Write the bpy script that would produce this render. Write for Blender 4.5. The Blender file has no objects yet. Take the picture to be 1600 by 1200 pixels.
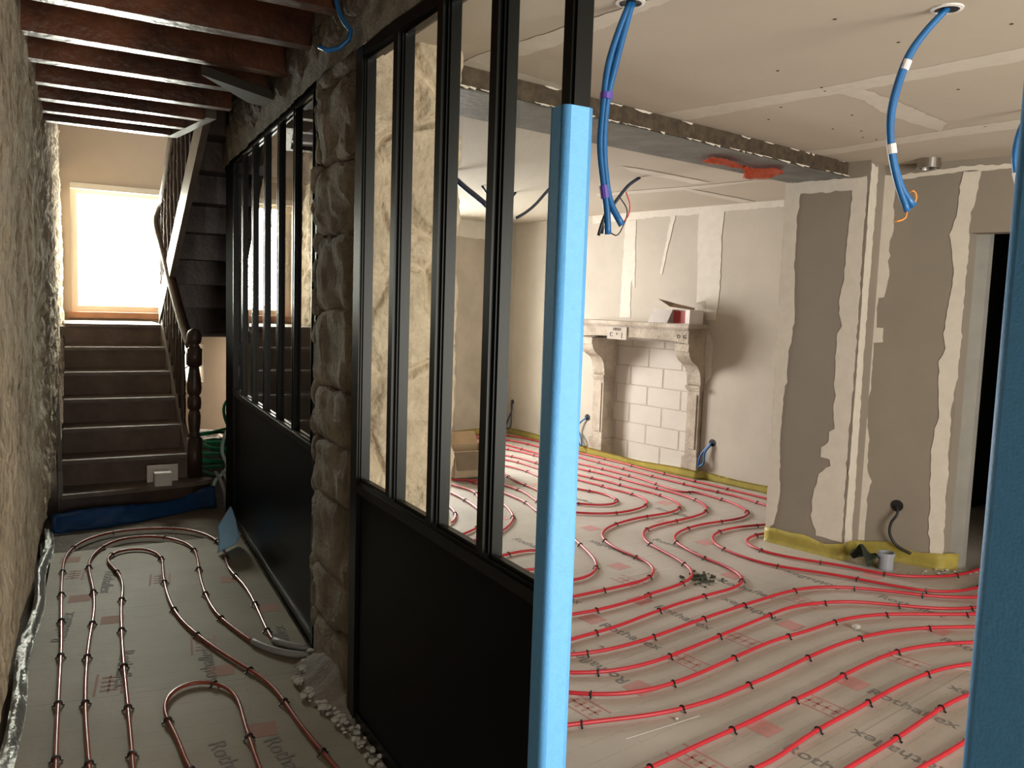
import bpy, bmesh, math, random
from mathutils import Vector, Matrix, noise
random.seed(7)
sc = bpy.context.scene
R_ = math.radians
# ---------------------------------------------------------------- camera, world, light, exposure
cam = bpy.data.cameras.new('camera'); co = bpy.data.objects.new('camera', cam); sc.collection.objects.link(co)
cam.sensor_fit = 'HORIZONTAL'; cam.sensor_width = 36; cam.lens = 36*1294/1600; cam.clip_start = .05
_y, _p, _r = R_(30), R_(5.5), R_(1.9)
fw = Vector((math.sin(_y)*math.cos(_p), math.cos(_y)*math.cos(_p), -math.sin(_p)))
rt = Vector((math.cos(_y), -math.sin(_y), 0)); up = rt.cross(fw)
rt2 = rt*math.cos(_r)+up*math.sin(_r); up2 = -rt*math.sin(_r)+up*math.cos(_r)
m = Matrix((rt2, up2, -fw)).transposed().to_4x4(); m.translation = Vector((0, 0, 1.6)); co.matrix_world = m
sc.camera = co
sc.view_settings.view_transform = 'Standard'; sc.view_settings.look = 'None'
sc.view_settings.exposure = 0.0; sc.view_settings.gamma = 1.0; sc.view_settings.use_curve_mapping = False
w = bpy.data.worlds.new('world'); sc.world = w; w.use_nodes = True
bg = w.node_tree.nodes['Background']; bg.inputs[0].default_value = (.97, .98, 1, 1); bg.inputs[1].default_value = 2.5
def area(name, loc, d, sx, sy, watts, col):
    l = bpy.data.lights.new(name, 'AREA'); l.shape = 'RECTANGLE'; l.size = sx; l.size_y = sy; l.energy = watts; l.color = col
    o = bpy.data.objects.new(name, l); sc.collection.objects.link(o); o.location = loc
    o.rotation_euler = Vector(d).to_track_quat('-Z', 'Y').to_euler(); return o
area('landing_daylight', (.79, 9.75, 2.05), (0, -1, -.08), 1.3, 1.5, 420, (1, .96, .88))
area('far_window_daylight', (2.95, 9.1, 1.75), (.25, -1, -.22), 1.5, 1.5, 450, (1, .975, .94))
area('rear_window_daylight', (2.9, -2.6, 1.25), (.02, 1, .02), 2.2, 2.1, 270, (1, .93, .82))
area('added_corridor_fill', (.35, -2.65, 1.15), (0, 1, .1), .8, 1.9, 44, (1, .88, .72))  # unseen fill light, added to brighten the corridor and stairs
area('stairwell_daylight', (.9, 9.35, .85), (-.1, -1, 0), .5, .5, 12, (1, .97, .9))

# ---------------------------------------------------------------- materials
MT = {}
def mat(name, col, rough=.6, var=0, vscale=6, bump=0, bscale=40, metal=0, col2=None, spec=.5, detail=6, nr=.62, bd=.02):
    if name in MT: return MT[name]
    mm = bpy.data.materials.new(name); mm.use_nodes = True; nt = mm.node_tree; b = nt.nodes['Principled BSDF']
    b.inputs['Roughness'].default_value = rough; b.inputs['Metallic'].default_value = metal
    b.inputs['Specular IOR Level'].default_value = spec
    tc = nt.nodes.new('ShaderNodeTexCoord')
    n = nt.nodes.new('ShaderNodeTexNoise'); n.inputs['Scale'].default_value = vscale; n.inputs['Detail'].default_value = detail
    n.inputs['Roughness'].default_value = nr
    nt.links.new(tc.outputs['Object'], n.inputs['Vector'])
    r = nt.nodes.new('ShaderNodeValToRGB'); r.color_ramp.elements[0].position = .33; r.color_ramp.elements[1].position = .68
    c2 = col2 or tuple(max(0, min(1, c*(1+var))) for c in col); c1 = tuple(c*(1-var) for c in col) if not col2 else col
    r.color_ramp.elements[0].color = (*c1, 1); r.color_ramp.elements[1].color = (*c2, 1)
    nt.links.new(n.outputs['Fac'], r.inputs[0]); nt.links.new(r.outputs[0], b.inputs['Base Color'])
    if bump:
        n2 = nt.nodes.new('ShaderNodeTexNoise'); n2.inputs['Scale'].default_value = bscale; n2.inputs['Detail'].default_value = 5
        nt.links.new(tc.outputs['Object'], n2.inputs['Vector'])
        bp = nt.nodes.new('ShaderNodeBump'); bp.inputs['Strength'].default_value = bump; bp.inputs['Distance'].default_value = bd
        nt.links.new(n2.outputs['Fac'], bp.inputs['Height']); nt.links.new(bp.outputs[0], b.inputs['Normal'])
    MT[name] = mm; return mm
board = mat('plasterboard', (.245, .21, .168), .8, .05, 2)
boardw = mat('plasterboard_pale', (.47, .42, .35), .8, .07, 2)
ceilb = mat('ceiling_board', (.50, .44, .36), .8, .04, 1.5)
comp = mat('joint_compound', (.62, .57, .49), .75, .05, 14)
plaster = mat('old_plaster', (.30, .24, .165), .95, 0, 5, 1, 20, col2=(.70, .58, .42), spec=.12, detail=12, nr=.78, bd=.035)
stone = mat('rough_stone', (.17, .15, .125), .92, 0, 5, .9, 60, col2=(.36, .32, .265))
stone_dark = mat('dark_stone', (.08, .065, .052), .92, 0, 5, .8, 60, col2=(.2, .165, .13))
mant = mat('mantel_stone', (.30, .245, .185), .85, 0, 5, .4, 50, col2=(.53, .46, .375))
black = mat('black_steel', (.0045, .005, .0045), .3, 0, spec=.16)
blackp = mat('black_panel', (.0022, .0022, .002), .38, .1, 2, spec=.06)
wood_d = mat('stair_wood', (.035, .019, .013), .42, 0, 5, .15, 30, col2=(.075, .042, .028), spec=.5)
riserm = mat('riser_wood', (.10, .064, .045), .55, 0, 5, .12, 30, col2=(.17, .115, .085), spec=.4)  # lighter copy of the stair wood; light on the risers is in the colour
treadm = mat('dusty_tread', (.12, .085, .065), .5, 0, 8, .1, 30, col2=(.2, .155, .125))
joistm = mat('joist_wood', (.04, .015, .008), .36, 0, 3, .25, 25, col2=(.21, .072, .03))
darkwood = mat('ceiling_planks', (.02, .012, .008), .7, .3, 4)
stringm = mat('stringer_wood', (.17, .14, .12), .38, .25, 6)
landwall = mat('landing_plaster', (.52, .42, .31), .8, .07, 2)
frame_w = mat('window_frame_cream', (.75, .68, .55), .4, .03)
oakm = mat('sill_wood', (.42, .2, .1), .45, .2, 6)
redp = mat('red_pipe', (.44, .018, .03), .45, .08, 9)
copperp = mat('red_brown_pipe', (.33, .075, .05), .25, .15, 9)
greyp = mat('grey_sleeve', (.3, .3, .31), .5, .1, 9)
clipm = mat('clip_black', (.012, .012, .012), .45)
bluef = mat('blue_foam', (.12, .40, .78), .55, .05, 60, .12, 220)
bluefilm = mat('blue_film', (.03, .12, .33), .4, .15, 8)
paleb = mat('pale_blue_foam', (.50, .68, .84), .6, .06, 40, .15, 150)
yellow = mat('yellow_edge_strip', (.60, .50, .12), .5, .12, 9)
cableb = mat('blue_conduit', (.012, .12, .33), .38, .1, 20)
cabled = mat('dark_conduit', (.01, .02, .05), .45)
wireb = mat('black_wire', (.01, .01, .012), .5); wirer = mat('red_wire', (.6, .03, .02), .5); wireo = mat('orange_wire', (.7, .25, .04), .5)
whitet = mat('white_tape', (.75, .73, .7), .6)
purple = mat('purple_tape', (.12, .07, .4), .4)
steel = mat('galvanised_steel', (.45, .43, .4), .28, .1, 10, metal=1)
beam_m = mat('grey_steel_beam', (.07, .068, .062), .5, 0, 5, .2, 30, col2=(.155, .15, .135))
beam_b = mat('rusty_beam_edge', (.03, .02, .012), .8, 0, 20, .3, 60, col2=(.085, .06, .035))
orange = mat('orange_plastic', (.75, .10, .02), .35, .15, 20)
card = mat('cardboard', (.36, .27, .18), .85, .08, 8); cardi = mat('cardboard_inside', (.24, .17, .11), .85, .08, 8)
cartonw = mat('white_carton', (.74, .70, .66), .7, .05, 10); cartonr = mat('red_carton', (.36, .02, .015), .5, .1, 10)
foil = mat('silver_foil', (.55, .55, .52), .3, .2, 20, .6, 40, metal=.6)
greenh = mat('green_hose', (.02, .33, .14), .4, .1, 10); paleh = mat('pale_hose', (.55, .68, .55), .45)
pvc = mat('grey_pvc', (.28, .30, .33), .4, .05); ragm = mat('dark_green_cloth', (.05, .065, .04), .9, .3, 12, .5, 40)
concrete = mat('dusty_concrete', (.16, .13, .10), .9, .2, 9, .5, 40)
rub = mat('white_rubble', (.5, .48, .44), .85, .15, 20, .4, 60)
dark = mat('dark_board', (.05, .045, .04), .9, .1, 3)
printk = mat('grey_print', (.19, .18, .17), .8); printr = mat('faded_red_print', (.47, .24, .22), .8, .06, 30)
block = mat('painted_block', (.55, .50, .44), .8, .05, 3)
mortar = mat('block_joint', (.44, .40, .33), .9, .08, 10, .4, 60)
wet = mat('dark_debris', (.03, .035, .02), .9)

def glassmat():
    mm = bpy.data.materials.new('clear_glass'); mm.use_nodes = True; nt = mm.node_tree; nt.nodes.clear()
    o = nt.nodes.new('ShaderNodeOutputMaterial'); mx = nt.nodes.new('ShaderNodeMixShader'); f = nt.nodes.new('ShaderNodeFresnel')
    gm = nt.nodes.new('ShaderNodeNewGeometry'); mr = nt.nodes.new('ShaderNodeMapRange'); mr.inputs['To Min'].default_value = 1.52; mr.inputs['To Max'].default_value = 1/1.52
    nt.links.new(gm.outputs['Backfacing'], mr.inputs['Value']); nt.links.new(mr.outputs[0], f.inputs[0])
    t = nt.nodes.new('ShaderNodeBsdfTransparent'); t.inputs[0].default_value = (.95, .98, .95, 1)
    g = nt.nodes.new('ShaderNodeBsdfGlossy'); g.inputs['Roughness'].default_value = .0; g.inputs[0].default_value = (1, 1, 1, 1)
    nt.links.new(f.outputs[0], mx.inputs[0]); nt.links.new(t.outputs[0], mx.inputs[1]); nt.links.new(g.outputs[0], mx.inputs[2]); nt.links.new(mx.outputs[0], o.inputs[0])
    return mm
glass = glassmat()

def floormat(name, rot, c1, c2, rough=.42, spec=.45):
    mm = bpy.data.materials.new(name); mm.use_nodes = True; nt = mm.node_tree; b = nt.nodes['Principled BSDF']
    b.inputs['Roughness'].default_value = rough; b.inputs['Specular IOR Level'].default_value = spec
    N = nt.nodes.new; L = nt.links.new
    tc = N('ShaderNodeTexCoord'); mp = N('ShaderNodeMapping'); mp.inputs['Rotation'].default_value = (0, 0, -rot)
    L(tc.outputs['Object'], mp.inputs[0]); sx = N('ShaderNodeSeparateXYZ'); L(mp.outputs[0], sx.inputs[0])
    def M(op, a, bb=None):
        q = N('ShaderNodeMath'); q.operation = op
        for i, v in enumerate((a, bb)):
            if v is None: continue
            if isinstance(v, (int, float)): q.inputs[i].default_value = v
            else: L(v, q.inputs[i])
        return q.outputs[0]
    n1 = N('ShaderNodeTexNoise'); n1.inputs['Scale'].default_value = 1.7; n1.inputs['Detail'].default_value = 7; L(tc.outputs['Object'], n1.inputs[0])
    n2 = N('ShaderNodeTexNoise'); n2.inputs['Scale'].default_value = 26; n2.inputs['Detail'].default_value = 3; L(tc.outputs['Object'], n2.inputs[0])
    cr = N('ShaderNodeValToRGB'); cr.color_ramp.elements[0].position = .3; cr.color_ramp.elements[1].position = .7
    cr.color_ramp.elements[0].color = (*c1, 1); cr.color_ramp.elements[1].color = (*c2, 1); L(n1.outputs['Fac'], cr.inputs[0])
    def line(co_, per, wd, seg, brk):
        f = M('LESS_THAN', M('ABSOLUTE', M('SUBTRACT', M('FRACT', M('DIVIDE', co_, per)), .5)), wd/per/2)
        return f
    thin = M('MULTIPLY', line(sx.outputs[1], .10, .0025, 0, 0), M('GREATER_THAN', n2.outputs['Fac'], .46))
    thinx = M('MULTIPLY', line(sx.outputs[0], .50, .0025, 0, 0), M('GREATER_THAN', n2.outputs['Fac'], .52))
    seam = line(sx.outputs[1], 1.0, .005, 0, 0)
    tot = M('MINIMUM', M('ADD', M('ADD', M('MULTIPLY', thin, .38), M('MULTIPLY', thinx, .22)), M('MULTIPLY', seam, .4)), .7)
    mx = N('ShaderNodeMix'); mx.data_type = 'RGBA'; L(tot, mx.inputs[0]); L(cr.outputs[0], mx.inputs[6]); mx.inputs[7].default_value = (.08, .07, .05, 1)
    L(mx.outputs[2], b.inputs['Base Color'])
    bp = N('ShaderNodeBump'); bp.inputs['Strength'].default_value = .12; bp.inputs['Distance'].default_value = .01; L(n2.outputs['Fac'], bp.inputs['Height']); L(bp.outputs[0], b.inputs['Normal'])
    return mm
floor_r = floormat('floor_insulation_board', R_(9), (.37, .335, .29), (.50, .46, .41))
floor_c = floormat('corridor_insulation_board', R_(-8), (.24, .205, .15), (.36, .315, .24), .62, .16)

# ---------------------------------------------------------------- helpers
def obj(name, bm, m, parent=None, smooth=False):
    me = bpy.data.meshes.new(name)
    bmesh.ops.recalc_face_normals(bm, faces=bm.faces)
    bm.to_mesh(me); bm.free()
    ms = m if isinstance(m, (list, tuple)) else [m]
    for q in ms: me.materials.append(q)
    if smooth:
        for p in me.polygons: p.use_smooth = True
    o = bpy.data.objects.new(name, me); sc.collection.objects.link(o)
    if parent: o.parent = parent; o.matrix_parent_inverse = parent.matrix_world.inverted() if False else Matrix.Translation(-Vector(parent.location))
    return o
def tag(o, label, cat, group=None, kind=None):
    o['label'] = label; o['category'] = cat
    if group: o['group'] = group
    if kind: o['kind'] = kind
    return o
def empty(name, loc=(0, 0, 0)):
    o = bpy.data.objects.new(name, None); sc.collection.objects.link(o); o.location = loc; o.empty_display_size = .1; return o
def struct(name, bm, m, smooth=False):
    o = obj(name, bm, m, None, smooth); o['kind'] = 'structure'; return o
def box(bm, a, b, mi=0, bev=0):
    g = bmesh.ops.create_cube(bm, size=1); vs = g['verts']
    for v in vs: v.co = Vector([a[i]+(v.co[i]+.5)*(b[i]-a[i]) for i in range(3)])
    if bev:
        bmesh.ops.bevel(bm, geom=list({e for v in vs for e in v.link_edges}), offset=bev, segments=2, affect='EDGES'); return None
    else:
        for f in {f for v in vs for f in v.link_faces}: f.material_index = mi
    return vs
def prism(bm, pts, z0, z1, mi=0):
    """vertical prism from a list of (x,y)"""
    a = [bm.verts.new((p[0], p[1], z0)) for p in pts]; b = [bm.verts.new((p[0], p[1], z1)) for p in pts]; n = len(pts)
    fs = [bm.faces.new(a[::-1]), bm.faces.new(b)]
    for i in range(n): fs.append(bm.faces.new((a[i], a[(i+1) % n], b[(i+1) % n], b[i])))
    for f in fs: f.material_index = mi
def slab(bm, A, B, z0, z1, th, side=1, mi=0):
    """wall slab along A->B, thickness th towards the left (side=1) or right"""
    d = Vector((B[0]-A[0], B[1]-A[1])).normalized(); n = Vector((-d.y, d.x))*side*th
    prism(bm, [A, B, (B[0]+n.x, B[1]+n.y), (A[0]+n.x, A[1]+n.y)], z0, z1, mi)
def bar(bm, p, q, wx, wz, upv=(0, 0, 1)):
    """rectangular bar p->q"""
    p = Vector(p); q = Vector(q); d = (q-p).normalized(); s = d.cross(Vector(upv))
    if s.length < 1e-4: s = d.cross(Vector((0, 1, 0)))
    s.normalize(); u = s.cross(d).normalized(); vs = []
    for c in (p, q):
        for a, b in ((-1, -1), (1, -1), (1, 1), (-1, 1)): vs.append(bm.verts.new(c+s*a*wx/2+u*b*wz/2))
    for i in range(4): bm.faces.new((vs[i], vs[(i+1) % 4], vs[4+(i+1) % 4], vs[4+i]))
    bm.faces.new(vs[:4][::-1]); bm.faces.new(vs[4:])
def spline(pts, step=.04):
    P_ = [Vector(p) for p in pts]
    if len(P_) < 3: return P_
    out = []
    for i in range(len(P_)-1):
        p0 = P_[max(0, i-1)]; p1 = P_[i]; p2 = P_[i+1]; p3 = P_[min(len(P_)-1, i+2)]
        L = (p2-p1).length; n = max(1, int(L/step))
        # centripetal-like tangents
        def tg(a, b, c):
            la = max((b-a).length, 1e-6); lb = max((c-b).length, 1e-6)
            return ((b-a)/la*lb+(c-b)/lb*la)/(la+lb)
        m1 = tg(p0, p1, p2) if i > 0 else (p2-p1).normalized(); m2 = tg(p1, p2, p3) if i < len(P_)-2 else (p2-p1).normalized()
        m1 = m1*L; m2 = m2*L
        for k in range(n):
            t = k/n; t2 = t*t; t3 = t2*t
            out.append(p1*(2*t3-3*t2+1)+m1*(t3-2*t2+t)+p2*(-2*t3+3*t2)+m2*(t3-t2))
    out.append(P_[-1]); return out
def tube(bm, pts, r, seg=8, cap=True):
    pts = [Vector(p) for p in pts]; rings = []; prev = None
    for i, p in enumerate(pts):
        d = (pts[min(i+1, len(pts)-1)]-pts[max(i-1, 0)]).normalized()
        if prev is None:
            s = d.cross(Vector((0, 0, 1)));
            if s.length < .05: s = d.cross(Vector((1, 0, 0)))
        else: s = prev-d*prev.dot(d)
        s.normalize(); prev = s; u = d.cross(s); rr = r[i] if isinstance(r, list) else r
        rings.append([bm.verts.new(p+(s*math.cos(2*math.pi*k/seg)+u*math.sin(2*math.pi*k/seg))*rr) for k in range(seg)])
    for a, b in zip(rings, rings[1:]):
        for k in range(seg): bm.faces.new((a[k], a[(k+1) % seg], b[(k+1) % seg], b[k]))
    if cap: bm.faces.new(rings[0][::-1]); bm.faces.new(rings[-1])
def lathe(bm, prof, cx, cy, seg=16):
    rings = [[bm.verts.new((cx+r*math.cos(2*math.pi*k/seg), cy+r*math.sin(2*math.pi*k/seg), z)) for k in range(seg)] for r, z in prof]
    for a, b in zip(rings, rings[1:]):
        for k in range(seg): bm.faces.new((a[k], a[(k+1) % seg], b[(k+1) % seg], b[k]))
    bm.faces.new(rings[0][::-1]); bm.faces.new(rings[-1])
def ragged(bm, pts, nrm, off=.0015, jit=.006, step=.03, th=.0025):
    """skim-coat patch: polygon with a torn edge, thickened, lying on a wall"""
    P_ = [Vector(p) for p in pts]; nrm = Vector(nrm).normalized(); out = []
    for i, p in enumerate(P_):
        q = P_[(i+1) % len(P_)]; L = (q-p).length; n = max(1, int(L/step)); d = (q-p).normalized(); s = d.cross(nrm)
        for k in range(n):
            c = p.lerp(q, k/n); j = (noise.noise(c*23)+.6*noise.noise(c*61))*jit*1.6
            out.append(c+s*j+nrm*off)
    a = [bm.verts.new(p) for p in out]; f = bm.faces.new(a)
    r = bmesh.ops.extrude_face_region(bm, geom=[f]); 
    for v in [g for g in r['geom'] if isinstance(g, bmesh.types.BMVert)]: v.co += nrm*th
    bmesh.ops.triangulate(bm, faces=[x for x in bm.faces if len(x.verts) > 4])
def rock(bm, c, s, seed=0, cuts=7, amp=.12, p=5.0, fine=.02):
    tb = bmesh.new(); bmesh.ops.create_cube(tb, size=2)
    bmesh.ops.subdivide_edges(tb, edges=tb.edges[:], cuts=cuts, use_grid_fill=True)
    allv = tb.verts[:]
    o = Vector((seed*7.13, seed*3.7, seed*1.9)); c = Vector(c); S = Vector(s)/2
    for v in allv:
        q = v.co.copy(); l = (abs(q.x)**p+abs(q.y)**p+abs(q.z)**p)**(1/p); q = q/l
        q *= 1+amp*noise.noise(q*1.1+o)
        w_ = Vector((q.x*S.x, q.y*S.y, q.z*S.z)); w_ += noise.noise_vector((w_+o)*9)*fine+noise.noise_vector((w_+o)*28)*fine*.5
        v.co = c+w_
    tb.verts.index_update(); nv = [bm.verts.new(v.co) for v in tb.verts]
    for f in tb.faces: bm.faces.new([nv[v.index] for v in f.verts])
    tb.free()
def grid_wall(bm, f, nu, nv):
    g = [[bm.verts.new(f(i/nu, j/nv)) for j in range(nv+1)] for i in range(nu+1)]
    for i in range(nu):
        for j in range(nv): bm.faces.new((g[i][j], g[i+1][j], g[i+1][j+1], g[i][j+1]))
def plane_frame(A, u, n):
    """local (s along wall, o out of wall, z) -> world"""
    A = Vector(A); u = Vector(u).normalized(); n = Vector(n).normalized()
    return lambda s, o, z: Vector((A.x+u.x*s+n.x*o, A.y+u.y*s+n.y*o, z))
def fbox(bm, F, s0, s1, o0, o1, z0, z1, mi=0):
    vs = [bm.verts.new(F(s, o, z)) for z in (z0, z1) for s, o in ((s0, o0), (s1, o0), (s1, o1), (s0, o1))]
    fs = [bm.faces.new(vs[:4][::-1]), bm.faces.new(vs[4:])]
    for i in range(4): fs.append(bm.faces.new((vs[i], vs[(i+1) % 4], vs[4+(i+1) % 4], vs[4+i])))
    for f in fs: f.material_index = mi
def B(): return bmesh.new()
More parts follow.
